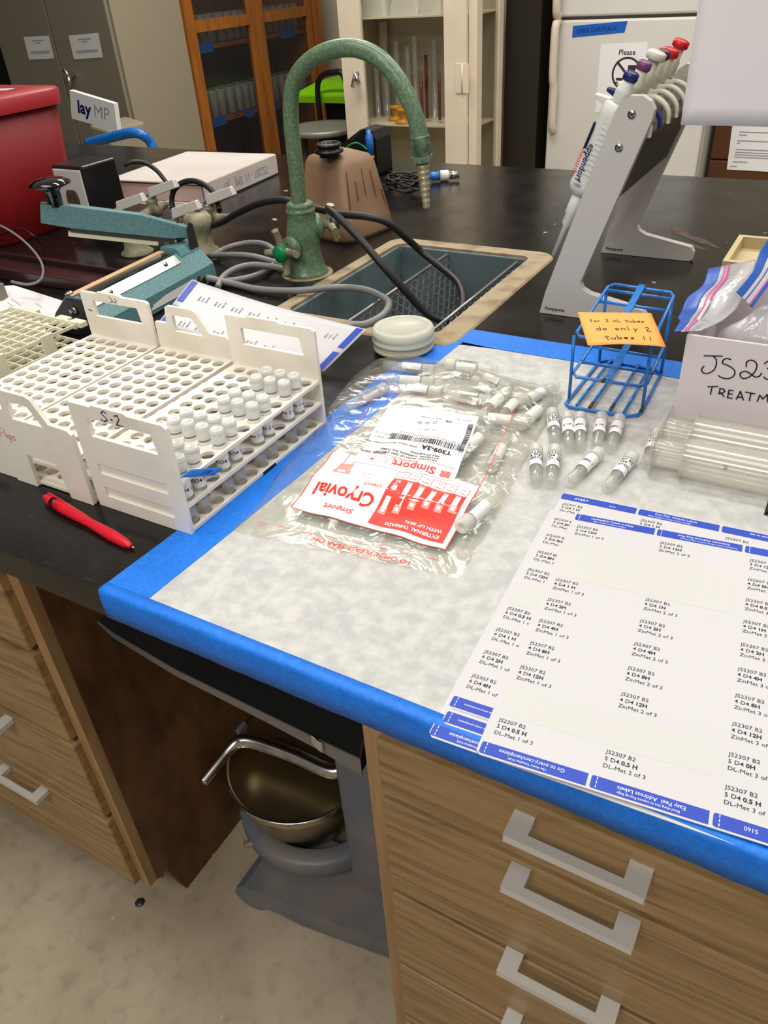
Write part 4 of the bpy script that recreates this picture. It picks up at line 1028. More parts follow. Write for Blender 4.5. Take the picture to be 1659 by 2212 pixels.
b = MB(); Ff = lambda u, v, w=0: Vector((.3905+w, u, v)); b.prism(rrect(.3525, .4305, BZ+.0012, BZ+.0445, .016), 0, .0014, 'clear_rigid', Ff); b.build('flange', t, bevel=.0004)
b = MB()
def Gt(u, v, w=0): a = -PI/2-.15+v/.0188; return Vector((u, y1+.0191*math.sin(a-PI/2)*1.0, zc1+.0191*math.cos(a-PI/2)))
def Gt(u, v, w=0):
    a = .35+v/.0188; return Vector((u, y1-.0191*math.cos(a), zc1+.0191*math.sin(a)))
vs, fs = glyphs('20', 0, 'LEFT'); b.add([Gt(.428+y*.0045, .004-x*.0045) for x, y in vs], fs, 'dark_metal'); b.build('moulded_number', t)
# small black thing at the right edge
p = onz(1650, 1112, BZ+.001)
t = thing('binder_clip', p+Vector((.012, .01, 0)), 'small black clip at the right edge above the label sheets', 'clip')
b = MB(); Fc = at(p.x, p.y, BZ+.0008); b.prism([(0, 0), (.03, .003), (.03, .018), (.0, .0165)], 0, .0025, 'black', Fc); b.prism([(0.001, .001), (.03, .004), (.03, .0065), (.001, .004)], .0025, .009, 'black_gloss', Fc); b.prism([(0.0, .0145), (.03, .0155), (.03, .018), (.0, .0165)], .0025, .010, 'black_gloss', Fc); b.build('jaw', t, bevel=.0006)

# ================= faucet =================
fx, fy = -.296, .747
t = thing('lab_faucet', (fx, fy, BZ), 'green gooseneck laboratory faucet with cross handles beside the sink', 'faucet')
F = at(fx, fy, BZ+.0005)
b = MB(); b.lathe([(.0355, 0), (.0355, .003), (.034, .006), (.030, .012), (.027, .03), (.0255, .048), (.027, .058), (.0275, .066), (.0245, .080), (.0215, .095), (.0225, .097)], 'green_patina', F, 32)
d1 = (onz(608, 547, .972)-Vector((fx, fy, .972))); 
b.build('body', t)
b = MB(); b.lathe([(.0215, .0965), (.0235, .0985), (.0235, .103), (.0205, .105), (.0215, .107), (.0215, .1115), (.018, .1135), (.013, .114)], 'green_patina', F, 28); b.build('collar', t)
nk = [ony(px, py, fy) for px, py in ((647, 446), (643, 400), (637, 340), (630, 280), (628, 225), (634, 180), (655, 145), (690, 118), (735, 104), (778, 106), (818, 126), (850, 158), (876, 200), (893, 240), (903, 275), (908, 300))]
b = MB(); b.tube(smooth(nk, 5), .0118, 'green_patina', 20); b.build('gooseneck', t)
e0, e1, e2 = ony(907, 296, fy), ony(912, 345, fy), ony(922, 452, fy)
Fa = axisframe(e0, e1-e0); L1 = (e1-e0).length
b = MB(); b.lathe([(.0128, -.002), (.0133, 0), (.0133, .001), (.0128, .002), (.0132, L1*.8), (.0122, L1*.82)], 'green_dark', Fa, 24); b.build('spout_sleeve', t)
b = MB(); hexp = [(.0165*math.cos(k*PI/3), .0165*math.sin(k*PI/3)) for k in range(6)]; b.prism(hexp, L1*.82, L1*1.08, 'green_dark', Fa); b.build('hex_nut', t, bevel=.001)
Fb = axisframe(e1, e2-e1); L2 = (e2-e1).length; pr_ = [(.0095, 0)]
for k in range(7):
    z = L2*.10+k*L2*.115; r_ = .0100-.0006*k; pr_ += [(r_*.86, z), (r_, z+.001), (r_*.86, z+.0045)]
pr_ += [(.0052, L2*.93), (.0058, L2*.95), (.0045, L2*.995), (.002, L2)]
b = MB(); b.lathe(pr_, 'tarnish', Fb, 20); b.build('serrated_nozzle', t)
def cross_valve(zc, target, nm, btn, rlen, spin=0):
    o = Vector((fx, fy, zc)); d = (target-o); Lh = d.length; Fv = axisframe(o, d, (0, 0, 1))
    b = MB(); b.lathe([(.0165, .010), (.0165, Lh*.45), (.019, Lh*.47), (.019, Lh*.58), (.0125, Lh*.62), (.0105, Lh*.66)], 'green_patina', Fv, 24); b.build('valve_bonnet', t)
    b = MB(); b.lathe([(.0075, Lh*.64), (.0075, Lh*.8), (.012, Lh*.84), (.012, Lh*.96)], 'tarnish', Fv, 16)
    h = b.build('valve_stem', t)
    b = MB()
    for k in range(4):
        a = spin+k*PI/2; pts = [Fv(0, 0, Lh*.90), Fv(rlen*.5*math.cos(a), rlen*.5*math.sin(a), Lh*.92), Fv(rlen*math.cos(a), rlen*math.sin(a), Lh*1.0)]
        b.tube(smooth(pts, 4), [.0082]*3+[.0066]*2+[.0056]*3+[.0060], 'tarnish', 10)
    hd = b.build('cross_handle', t)
    b = MB(); b.lathe([(.0132, Lh*.9-.002), (.0135, Lh*.9+.010), (.0122, Lh*.9+.0125), (0, Lh*.9+.013)], btn, Fv, 20); bb = b.build('index_button', hd)
    if btn == 'green_button': bb['label'] = 'green index button'
tg = ony(607, 548, fy-.052); cross_valve(tg.z+.004, tg, 'a', 'green_button', .037, .12)
tg2 = ony(722, 480, fy+.03); cross_valve(tg2.z-.006, tg2, 'b', 'dark_metal', .030, .2)
b = MB(); b.lathe([(0, 0), (.043, 0), (.042, .0012), (.035, .0016)], 'grout', at(fx, fy, BZ+.0001), 30); b.build('sealant_ring', t)

# ================= hoses =================
def hose(name, pts, r, m, label, cat, k=6, n=12):
    b = MB(); b.tube(smooth(pts, k), r, m, n); return tag(b.build(name), label, cat)
hp = [ony(436, 492, .80), ony(475, 482, .79), ony(515, 460, .785), ony(560, 440, .78), ony(605, 432, .782), ony(640, 438, .785), ony(690, 452, .80), ony(730, 462, .79), ony(790, 468, .79), ony(835, 480, .80), ony(875, 512, .82), ony(912, 545, .84), ony(955, 580, .83), ony(990, 612, .80), ony(1000, 650, .76), ony(985, 685, .73), ony(950, 692, .71), ony(912, 668, .70), ony(870, 622, .69), ony(825, 572, .685), ony(785, 525, .69), ony(745, 483, .695), ony(722, 462, .70), ony(708, 452, .715)]
hose('rubber_hose', hp, .0058, 'black_rubber', 'thick black rubber hose running from the gas valves over into the sink', 'hose')
zg = BZ+.0068
gp = [onz(446, 600, zg+.01), onz(500, 612, zg), onz(560, 625, zg), onz(640, 628, zg+.004), onz(720, 621, zg+.008), onz(780, 624, zg+.004), onz(820, 638, zg+.0), onz(840, 655, zg+.004), onz(828, 680, zg+.004), onz(790, 700, zg+.0), onz(755, 704, zg+.001), onz(690, 730, zg+.0), onz(640, 740, zg)]
hose('power_cord', gp, .0052, 'grey_rubber', 'thick grey cord looping from the heat sealer over the sink edge', 'cord')
gp = [onz(455, 553, zg), onz(500, 532, zg+.006), onz(545, 524, zg+.01), onz(580, 531, zg+.008), onz(597, 552, zg+.004), onz(588, 575, zg), onz(560, 592, zg), onz(520, 603, zg), onz(480, 606, zg), onz(455, 600, zg)]
hose('grey_tubing', gp, .0048, 'grey_rubber', 'single grey tubing loop lying left of the faucet', 'tubing')
gp = [onz(455, 552, zg), onz(500, 550, zg+.008), onz(545, 553, zg+.01), onz(590, 565, zg+.004), onz(632, 578, zg+.004)]
hose('grey_tubing', gp, .0048, 'grey_rubber', 'straight grey tubing between the heat sealer and the faucet', 'tubing')
gp = [onz(470, 622, zg), onz(482, 598, zg+.006), onz(510, 580, zg+.012), onz(550, 572, zg+.012), onz(600, 578, zg+.006), onz(633, 588, zg)]
hose('grey_tubing', gp, .0050, 'grey_rubber', 'arching grey tubing nearest the propped label sheet', 'tubing')

# ================= sink baskets of expanded metal =================
t = thing('mesh_basket', (-.02, .75, .80), 'expanded metal strainer basket sitting in the sink', 'basket')
def expanded(o, U, V, nu, nv, wd=.0022):
    b = MB(); o, U, V = Vector(o), Vector(U), Vector(V); W = U.cross(V).normalized()*.0007
    def seg(p, q):
        d = (q-p).normalized(); s_ = W.normalized().cross(d)*wd/2
        b.hexa([p-s_-W, p+s_-W, q+s_-W, q-s_-W], [p-s_+W, p+s_+W, q+s_+W, q-s_+W], 'mesh_steel')
    P_ = lambda i, j: o+U*(i/nu)+V*(j/nv)
    for j in range(nv):
        for i in range(nu):
            seg(P_(i, j), P_(i+.5, j+.5)); seg(P_(i+.5, j+.5), P_(i, j+1)); seg(P_(i+1, j), P_(i+.5, j+.5)); seg(P_(i+.5, j+.5), P_(i+1, j+1))
    return b
zb_ = .80; yA, yB = .60, .925
TLb, BLb = Vector((-.125, yA, .905)), Vector((-.075, yA, zb_)); TRb, BRb = Vector((.004, yA, .905)), Vector((-.01, yA, zb_))
LY = Vector((0, yB-yA, 0))
b = expanded(TLb, LY, BLb-TLb, 15, 6); b.build('side_mesh', t)
b = expanded(TRb, LY, BRb-TRb, 15, 6); b.build('side_mesh', t)
b = expanded(BLb, LY, BRb-BLb, 15, 4); b.build('floor_mesh', t)
for p in (TLb, TRb):
    b = MB(); b.tube([p, p+LY], .0026, 'mesh_steel', 8); b.build('rim_bar', t)

# ================= brown jug =================
K, R_, L_ = onz(753, 531), onz(857, 490), onz(646, 508)
t = thing('plastic_jug', ((K+R_+L_)/3), 'square brown plastic jug with black screw neck behind the faucet', 'jug')
B_ = L_+R_-K; zt = 1.047; zs_ = 1.028
cen = (L_+R_)/2
def toplevel(p, z, s_, k): q = cen+(p-cen)*s_+Vector((0, 0, 0)); return Vector((q.x+k[0], q.y+k[1], z))
Kt, Rt, Lt = onz(738, 366, zs_), onz(815, 345, zs_), onz(652, 352, zs_)
Bt = Lt+Rt-Kt
b = MB()
def loop(Kp, Rp, Lp, Bp, z, r=.14, n=5):
    cs = [Kp, Rp, Bp, Lp]; out = []
    for i in range(4):
        p, a, c = cs[i], cs[(i-1) % 4], cs[(i+1) % 4]
        A1, C1 = p+(a-p)*r, p+(c-p)*r
        for k in range(n+1): s_ = k/n; out.append(A1*(1-s_)**2+p*2*s_*(1-s_)+C1*s_*s_)
    return [Vector((q.x, q.y, z)) for q in out]
lv = [loop(K, R_, L_, B_, BZ+.004, .2), loop(K, R_, L_, B_, BZ+.0005, .24), ]
levels = [(0, BZ+.0006, .22), (0, BZ+.008, .14), (.25, BZ+.035, .13), (.62, BZ+.075, .14), (1, zs_, .16)]
rings = []
for (s_, z, r) in levels:
    rings.append(loop(K.lerp(Kt, s_), R_.lerp(Rt, s_), L_.lerp(Lt, s_), B_.lerp(Bt, s_), z, r))
c4 = (Kt+Rt+Lt+Bt)/4
rings.append([Vector((c4.x+(q.x-c4.x)*.86, c4.y+(q.y-c4.y)*.86, zs_+.012)) for q in rings[-1]])
rings.append([Vector((c4.x+(q.x-c4.x)*.3, c4.y+(q.y-c4.y)*.3, zs_+.022)) for q in rings[-2]])
n = len(rings[0]); vs = [q for r in rings for q in r]; fs = []
for i in range(len(rings)-1): fs += [(i*n+j, i*n+(j+1) % n, (i+1)*n+(j+1) % n, (i+1)*n+j) for j in range(n)]
fs += [tuple(range(n))[::-1], tuple((len(rings)-1)*n+j for j in range(n))]
b.add(vs, fs, 'clay_brown', True); b.build('body', t)
cN = onz(711, 330, zs_+.024); Fj = at(cN.x, cN.y, zs_+.018)
b = MB(); b.lathe([(.018, 0), (.018, .006), (.026, .007), (.0265, .010), (.020, .012), (.0195, .016), (.023, .017), (.023, .021), (.019, .023), (.016, .022), (.016, .010), (0, .010)], 'black', Fj, 28); b.build('screw_neck', t)
b = MB()
for (u, v0, v1, w_) in ((.1, .3, .95, .006), (.3, .1, .8, .008), (.72, .15, .9, .007), (.88, .05, .6, .010), (.5, .5, .95, .004)):
    A_, Bq = (K if u < .99 else R_), R_
    def S_(u, v): p = K.lerp(R_, u).lerp(Kt.lerp(Rt, u), v); nn = (R_-K).cross(Vector((0, 0, 1))).normalized(); return Vector((p.x, p.y, BZ+(zs_-BZ)*v))+nn*.0012
    du = w_/(R_-K).length
    b.add([S_(u-du/2, v0), S_(u+du*.2, v0-.03), S_(u+du/2, v0+.1), S_(u+du*.25, v1), S_(u-du*.2, v1)], [(0, 1, 2, 3, 4)], 'stain')
b.build('drip_stain', t)

# ================= far left of the bench =================
# paper under the grid rack
a0, a1, a2, a3 = onz(30, 617), onz(140, 652), onz(-40, 900), onz(-120, 650)
t = MB(); Zp = BZ+.0004
t.prism([(a1.x, a1.y), (a0.x, a0.y), (a0.x-.16, a0.y-.10), (-.80, .30), (-.60, .22), (-.42, .24)], Zp, Zp+.0003, 'paper', ident)
for (x, y, l) in ((-.70, .47, .05), (-.69, .455, .07), (-.66, .44, .04), (-.72, .43, .06), (-.64, .47, .03)):
    t.prism([(x, y), (x+l*.9, y-l*.35), (x+l*.9, y-l*.35+.0016), (x, y+.0016)], Zp+.0003, Zp+.0004, 'ink_grey', ident)
tag(t.build('printed_form'), 'printed paper form lying under the cream grid rack', 'paper')

# ---- red sharps bin ----
cR = onz(128, 503); bw = .27
t = thing('sharps_bin', (cR.x-.13, cR.y+.12, BZ), 'dark red sharps container with lid at the far left of the bench', 'bin')
def rr_ring(cx, cy, hx, hy, r, z, n=6): return [Vector((cx+x, cy+y, z)) for x, y in rrect(-hx, hx, -hy, hy, r, n)]
b = MB(); rg = []
BXc, BYc = -1.092, .770
for z, k in ((BZ+.0005, .93), (BZ+.006, .96), (BZ+.222, 1.06), (BZ+.225, 1.0), (BZ+.222, .9)): rg.append(rr_ring(BXc, BYc, .132*k, .122*k, .05, z))
def skin(b, rings, m, close=True, smooth_=True):
    n = len(rings[0]); vs = [q for r in rings for q in r]; fs = []
    for i in range(len(rings)-1): fs += [(i*n+j, i*n+(j+1) % n, (i+1)*n+(j+1) % n, (i+1)*n+j) for j in range(n)]
    b.add(vs, fs, m, smooth_)
    if close: b.add(rings[0], [tuple(range(n))[::-1]], m); b.add(rings[-1], [tuple(range(n))], m)
skin(b, rg, 'red_plastic'); b.build('body', t)
b = MB(); rg = [rr_ring(BXc, BYc, .149, .136, .052, BZ+.226), rr_ring(BXc, BYc, .150, .137, .052, BZ+.251), rr_ring(BXc, BYc, .146, .133, .05, BZ+.2545), rr_ring(BXc, BYc, .10, .08, .04, BZ+.258)]
skin(b, rg, 'red_lid'); b.build('lid', t)
b = MB(); b.lathe([(.04, 0), (.04, .0006), (0, .0007)], 'black', at(BXc+.03, BYc-.06, BZ+.2585), 24); b.build('lid_opening', t)
b = MB(); b.prism([(.02, .02), (.09, .035), (.085, .06), (.015, .045)], 0, .0005, 'ghost', at(BXc, BYc, BZ+.2582)); b.build('worn_label', t)

# ---- low dark tray ----
t = thing('shallow_tray', (-.85, .56, BZ), 'shallow dark tray, red bin reflection painted in, between the red bin and the papers', 'tray')
b = MB(); e0, e1 = onz(0, 605), onz(228, 652)
b.box(-1.25, -.575, .535, .545, BZ+.0005, BZ+.020, 'tray_reflected_red'); b.box(-1.25, -.575, .615, .623, BZ+.0005, BZ+.014, 'tray_reflected_red'); b.box(-.583, -.575, .545, .615, BZ+.0005, BZ+.018, 'tray_reflected_red'); b.box(-1.25, -.583, .545, .615, BZ+.0005, BZ+.004, 'tray_reflected_red')
b.build('body', t, bevel=.002)
# grey device corner at the left edge
t = thing('grey_instrument', (-.93, .44, BZ), 'corner of a grey instrument at the left picture edge', 'instrument')
b = MB(); p = onz(22, 612, BZ+.02); b.prism([(-1.1, .46), (p.x, .475), (p.x+.006, .46), (p.x-.02, .40), (-1.1, .36)], BZ+.0008, BZ+.024, 'cab_grey', ident); b.build('body', t, bevel=.002)
b = MB(); b.box(-1.0, -.86, .41, .45, BZ+.0242, BZ+.026, 'dark_metal'); b.build('panel', t)
hose('thin_cable', [ony(-20, 480, .66), ony(10, 492, .65), ony(45, 515, .64), ony(75, 545, .62), ony(92, 575, .58), onz(88, 604, BZ+.030), onz(60, 614, BZ+.030), onz(25, 608, BZ+.030)], .0022, 'grey_rubber', 'pair of thin grey wires looping down over the dark tray', 'cable', n=8)
hose('thin_cable', [ony(-10, 512, .66), ony(20, 500, .655), ony(48, 495, .655), ony(75, 512, .65), ony(92, 530, .70)], .0018, 'black_rubber', 'thin dark wire crossing the pair of grey wires', 'cable', n=8)

# ---- electrical outlet box ----
t = thing('outlet_box', (-.82, .80, BZ), 'black bench-mounted outlet box with steel cover plate', 'outlet')
A_, B2_, C2_ = ony(137, 470, .765), ony(207, 470, .765), None
ox0, ox1, oy0, oy1 = -.900, -.815, .775, .865; oz0, oz1 = .935, 1.045
b = MB(); b.box(ox0, ox1, oy0+.002, oy1, oz0, oz1, 'black'); b.build('housing', t, bevel=.004)
b = MB(); b.box(ox0+.006, ox1-.004, oy0-.002, oy0+.0018, oz0+.002, oz1-.006, 'alum_paint'); pl_ = b.build('cover_plate', t, bevel=.0015)
b = MB(); Fo = lambda u, v, w=0: Vector(((ox0+ox1)/2+.002+u, oy0-.0022-w, (oz0+oz1)/2-.008+v)); n_ = 24
b.prism([(.0165*math.cos(2*PI*k/n_), max(-.0205, min(.0205, .026*math.sin(2*PI*k/n_)))) for k in range(n_)], 0, .0025, 'rust', Fo)
for u in (-.006, .006): b.box(u-.001, u+.001, .002, .010, .0025, .0027, 'black', Fo)
b.lathe([(.0028, .0025), (.0026, .0028), (0, .0028)], 'black', lambda a, c, z=0: Fo(a, c-.010, z), 10); b.build('socket', t)
b = MB(); b.lathe([(.030, 0), (.030, .006), (.018, .010), (.016, .027)], 'black', at((ox0+ox1)/2, (oy0+oy1)/2, BZ+.0006), 20); b.build('pedestal', t)
cdp = [ony(268, 357, .85), ony(285, 350, .86), ony(312, 352, .88), ony(338, 368, .89), ony(358, 392, .89), ony(372, 410, .885)]
hose('black_cable', cdp, .0042, 'black_rubber', 'short black cable arching from the outlet box towards the gas valves', 'cable')
hose('rubber_hose', [ony(374, 452, .86), ony(371, 430, .865), ony(378, 408, .87), ony(398, 393, .875), ony(425, 392, .88), ony(450, 405, .88), ony(466, 425, .875), ony(474, 455, .85)], .0052, 'black_rubber', 'black rubber hose loop standing up between the gas valve levers', 'hose')

# ---- ring binder ----
def quad3(o, u, v): return o, u, v
t = thing('ring_binder', (-.95, 1.25, BZ), 'stained white ring binder with handwritten spine at the far bench side', 'binder')
P0_, P1_ = onz(447, 445, BZ), onz(600, 376, BZ)          # spine bottom edge, near and far
P3_ = onz(250, 405, BZ); wdir = (P3_-P0_); wdir.z = 0
sp = (P1_-P0_); sp.z = 0; Ls = sp.length; un = sp.normalized(); vn = Vector((-un.y, un.x, 0)); 
if vn.x > 0: vn = -vn
Wb = .265
Fb_ = lambda u, v, w=0: P0_+un*u+vn*v+Vector((0, 0, w))
hb = .047
b = MB(); b.box(0, Ls, 0, Wb, hb-.004, hb, 'binder_white', Fb_); b.build('top_cover', t, bevel=.0015)
b = MB(); b.box(0, Ls, 0, Wb, .0008, .004, 'binder_white', Fb_); b.build('bottom_cover', t, bevel=.0012)
b = MB(); b.box(0, Ls, -.002, .002, .004, hb-.002, 'binder_white', Fb_)
Fs_ = lambda u, v, w=0: Fb_(u, -.0024-w, v)
b.text('TS2207 - 11  SMJ    JD', .026, .262, .031, 'ink_grey', Fs_, flip=-1, sx=.8); b.build('spine', t, bevel=.001)
b = MB(); b.box(.008, Ls-.008, .012, Wb-.01, .005, hb-.008, 'pink_page', Fb_); b.build('pages', t)
b = MB(); b.prism([(-.03, .02), (.06, .0), (.09, .20), (.0, .24)], .0, .0006, 'pink_page', lambda u, v, w=0: Fb_(u, v+.03, -.0+.0001+w+.0000)); b.build('loose_page', t)

# ---- gas turret ----
t = thing('gas_valve_turret', (-.63, .80, BZ), 'corroded gas valve turret with four silver lever handles', 'valve')
for (px, py, bx_) in ((298, 548, 0), (440, 545, 1)):
    p = onz(px, py, BZ); F = at(p.x, p.y, BZ+.0005)
    b = MB(); b.lathe([(.030, 0), (.030, .004), (.022, .010), (.020, .03), (.022, .040), (.025, .048), (.025, .062), (.018, .070), (.0, .071)], 'corroded', F, 20); b.build('column', t)
lev = [(287, 439, .79, 12, 'tarnish', (-1, 0)), (356, 409, .86, 8, 'green_button', (1, 1)), (406, 455, .79, -14, 'blue_button', (-1, 0)), (480, 425, .86, 6, 'blue_button', (1, 1))]
for k, (px, py, y, tilt, m, dr) in enumerate(lev):
    p = ony(px-30, py+18, y); p = Vector((p.x, p.y, p.z))
    F = at(p.x, p.y, p.z-.016)
    b = MB(); b.lathe([(.016, -.018), (.017, -.004), (.013, .0), (.010, .005), (.0125, .009), (.0125, .014)], 'corroded', F, 16); vb = b.build('valve_body', t)
    base = onz(298, 548, BZ) if k < 2 else onz(440, 545, BZ)
    b = MB(); b.tube([Vector((base.x, base.y, BZ+.055)), Vector((p.x, p.y, p.z-.022))], .009, 'corroded', 12); b.build('arm', vb)
    q = ony(px+40, py-5 if k % 2 else py+2, y-.005) if k != 0 else ony(px+28, py-2, y)
    a = Vector((p.x, p.y, p.z)); d = (ony(px+28, py-4, y)-a)
    b = MB(); Fl = frame(a, d.normalized(), Vector((0, 0, 1)).cross(d.normalized()))
    Ld = d.length*.92
    b.lathe([(.0105, -.003), (.0105, .003)], 'tarnish', at(a.x, a.y, a.z), 16)
    b.hexa([Fl(.004, -.010, .000), Fl(Ld*1.1, -.007, .000), Fl(Ld*1.1, .007, .000), Fl(.004, .010, .000)], [Fl(.010, -.007, .018), Fl(Ld*1.1-.002, -.005, .016), Fl(Ld*1.1-.002, .005, .016), Fl(.010, .007, .018)], 'alum_paint'); b.build('lever_handle', vb, bevel=.0015)
    b = MB(); b.lathe([(.0085, .0032), (.0085, .0055), (.006, .007), (0, .0072)], m, at(a.x, a.y, a.z), 16); bt_ = b.build('index_cap', vb)
    if k in (2, 3): bt_['label'] = 'blue index cap'
    # hose nozzle
    nd = Vector((.9, .35, .1)).normalized() if k == 3 else Vector((.3, -.95, -.1)).normalized() if k in (0, 2) else Vector((.2, .9, .2)).normalized()
    b = MB(); Fq = axisframe(Vector((p.x, p.y, p.z-.026)), nd); b.lathe([(.009, .008), (.009, .016), (.0065, .018), (.0075, .022), (.006, .026), (.0068, .030), (.0052, .034), (.006, .038), (.0045, .046)], 'corroded', Fq, 14); b.build('hose_nozzle', vb)

# ---- impulse heat sealer ----
# body axis, near end to far end, on the bench
N0, N1 = Vector((-.452, .403, 0)), Vector((-.474, .664, 0)); ax = (N1-N0).normalized(); sd = Vector((ax.y, -ax.x, 0))      # sd points right
Ls = (N1-N0).length
t = thing('heat_sealer', (N0+N1)/2+Vector((0, 0, BZ)), 'teal impulse heat sealer with raised arm and black knob', 'sealer')
Fh = lambda u, v, w=0: N0+ax*u+sd*v+Vector((0, 0, BZ+.0008+w*.715))        # u along, v right, w up
prof = [(-.047, 0), (.050, 0), (.047, .038), (.018, .078), (-.016, .080), (-.047, .040)]
b = MB(); b.prism(prof, 0, Ls, 'teal', lambda v, w, u=0: Fh(u, v, w)); bdy = b.build('body', t, bevel=.003)
# raised hinge shoulder at the far end
b = MB(); b.prism([(-.016, .078), (.026, .068), (.018, .088), (-.012, .090)], Ls-.050, Ls-.002, 'teal', lambda v, w, u=0: Fh(u, v, w)); b.build('hinge_shoulder', t, bevel=.002)
b = MB(); b.prism([(-.044, .002), (.046, .002), (.043, .037), (.016, .074), (-.015, .076), (-.044, .039)], -.004, -.0002, 'black', lambda v, w, u=0: Fh(u, v, w)); ep = b.build('end_cover', t, bevel=.001)
b = MB(); Fsx = axisframe(Fh(-.0042, -.004, .052), -ax); b.lathe([(.0075, 0), (.007, .002), (0, .0026)], 'steel', Fsx, 18); b.box(-.005, .005, -.0009, .0009, .0026, .0028, 'dark_metal', Fsx); b.box(-.0009, .0009, -.005, .005, .0026, .0028, 'dark_metal', Fsx); b.build('screw', ep)
b = MB(); b.box(.0, Ls-.055, -.0135, -.002, .0805, .0825, 'tan_strip', Fh); b.build('heating_strip', t)
# polished cover on the right slope
s0, s1 = Vector((.018, .078)), Vector((.046, .0395)); sn = Vector((s1.y-s0.y, -(s1.x-s0.x))).normalized(); sn = -sn if sn.y < 0 else sn
Fc_ = lambda u, k, w=0: Fh(u, s0.x+(s1.x-s0.x)*k+sn.x*w, s0.y+(s1.y-s0.y)*k+sn.y*w)
b = MB(); b.box(.006, Ls-.055, .0, .018, .0803, .0818, 'chrome', Fh); b.box(.006, Ls-.06, .02, .42, .0003, .0016, 'chrome', Fc_); pc = b.build('polished_cover', t)
for u in (.045, Ls-.09):
    b = MB(); p = Fc_(u, .2, .0016); b.lathe([(.004, 0), (.0036, .0018), (0, .0022)], 'steel', axisframe(p, Fc_(u, .2, .01)-p), 12); b.build('screw', pc)
b = MB(); b.lathe([(.006, 0), (.006, .004), (.004, .006), (0, .0065)], 'steel', lambda a, c, z=0: Fh(.004+a, -.012+c, .082+z), 14); b.build('strip_clamp', t)
b = MB(); s2, s3 = Vector((.047, .038)), Vector((.050, 0)); Fr = lambda u, k, w=0: Fh(u, .0475+.003*(1-k)+w+.0006, .038*k)
b.add([Fr(.09, .3), Fr(.20, .25), Fr(.215, .5), Fr(.20, .75), Fr(.13, .7), Fr(.10, .55)], [(0, 1, 2, 3, 4, 5)], 'ghost_grey'); b.add([Fr(.15, .02), Fr(.19, .02), Fr(.185, .16), Fr(.155, .15)], [(0, 1, 2, 3)], 'ghost_grey'); b.build('torn_sticker', t)
b = MB(); p = Fr(Ls-.045, .45); b.lathe([(.008, 0), (.008, .006), (.005, .009), (0, .009)], 'black', axisframe(p, sd), 14); b.build('cord_bushing', t)
# arm: from the hinge to the knob end, measured in the arm's plane
h0, h1 = ony(412, 490, N1.y-.012), None
tip = ony(88, 462, .50); 
hp_ = ony(398, 497, N1.y-.012)
ad = (tip-hp_); La = ad.length; ad.normalize(); au = (Vector((0, 0, 1))-ad*ad.z).normalized(); as_ = ad.cross(au)
Fm = lambda u, v, w=0: hp_+ad*u+as_*v+au*w
b = MB(); b.prism([(-.006, -.008), (-.006, .006), (La*.32, .017), (La*.80, .018), (La, .016), (La, -.011), (La*.8, -.014), (.02, -.013)], -.010, .010, 'teal', lambda u, w, v=0: Fm(u, v, w)); b.build('arm', t, bevel=.002)
b = MB(); b.box(.015, La*.80, -.006, .006, -.021, -.0135, 'dark_metal', Fm); b.build('arm_channel', t)
b = MB(); b.box(.04, La*.82, -.0045, .0045, -.028, -.0212, 'cream_plastic', Fm); b.build('pressure_bar', t)
b = MB(); kb = Fm(La*.90, 0, .017); Fk = at(kb.x, kb.y, kb.z-.003); b.lathe([(.0115, 0), (.0115, .022), (.016, .026), (.031, .0315), (.0305, .034), (.020, .039), (.0, .041)], 'black_gloss', Fk, 28); b.build('knob', t)
b = MB(); 
for v in (-.0125, .0105): b.prism([(-.016, -.030), (.012, -.030), (.010, .004), (.0, .013), (-.010, .008)], v, v+.002, 'dark_metal', lambda u, w, v_=0: Fm(u, v_, w) if False else hp_+Vector((0, 0, w+.0))+ax*(-u)*.8+sd*v_)
b.build('hinge_bracket', t)

# ---- jug neighbours: black pouch, probe connectors, cable bundle ----
t = thing('black_pouch', (-.52, 1.40, BZ), 'black soft case lying behind the brown jug', 'case')
xa_, xb_ = ony(692, 330, 1.38), ony(812, 345, 1.38); hh = ony(808, 279, 1.40).z-BZ; W5 = xb_.x-xa_.x
b = MB(); b.prism([(0, .0), (W5, 0), (W5, hh*.8), (W5-.012, hh*.97), (W5-.04, hh), (W5*.55, hh*.82), (W5*.2, hh*.5), (.01, hh*.25)], 0, .07, 'black', lambda u, w, v=0: Vector((xa_.x+u, 1.385+v, BZ+.001+w))); b.build('shell', t, bevel=.008, seg=3)
t = thing('cable_probe', (-.45, 1.365, BZ), 'blue probe connector standing against the black case', 'connector')
c0, c1 = ony(796, 288, 1.365), ony(801, 335, 1.365); Fq = axisframe(c1, c0-c1); Lq = (c0-c1).length
b = MB(); b.lathe([(.0085, 0), (.0085, Lq*.9), (.006, Lq*.95), (.005, Lq*1.15)], 'blue_coat', Fq, 16); b.build('shell', t)
b = MB(); b.lathe([(.008, -.008), (.008, 0)], 'amber', Fq, 14); b.build('ring', t)
hose('probe_wire', [c0+Vector((0, 0, .004)), ony(788, 279, 1.365), ony(775, 287, 1.36), ony(758, 307, 1.35)], .002, 'black_rubber', 'thin black wire from the top of the standing blue connector', 'cable', n=8)
hose('probe_wire', [ony(745, 332, 1.33), ony(752, 316, 1.335), ony(768, 309, 1.34), ony(782, 314, 1.35), ony(793, 323, 1.352)], .0022, 'green_button', 'green wire arching behind the brown jug', 'cable', n=8)
random.seed(11)
cc = onz(878, 418, BZ); pts = []
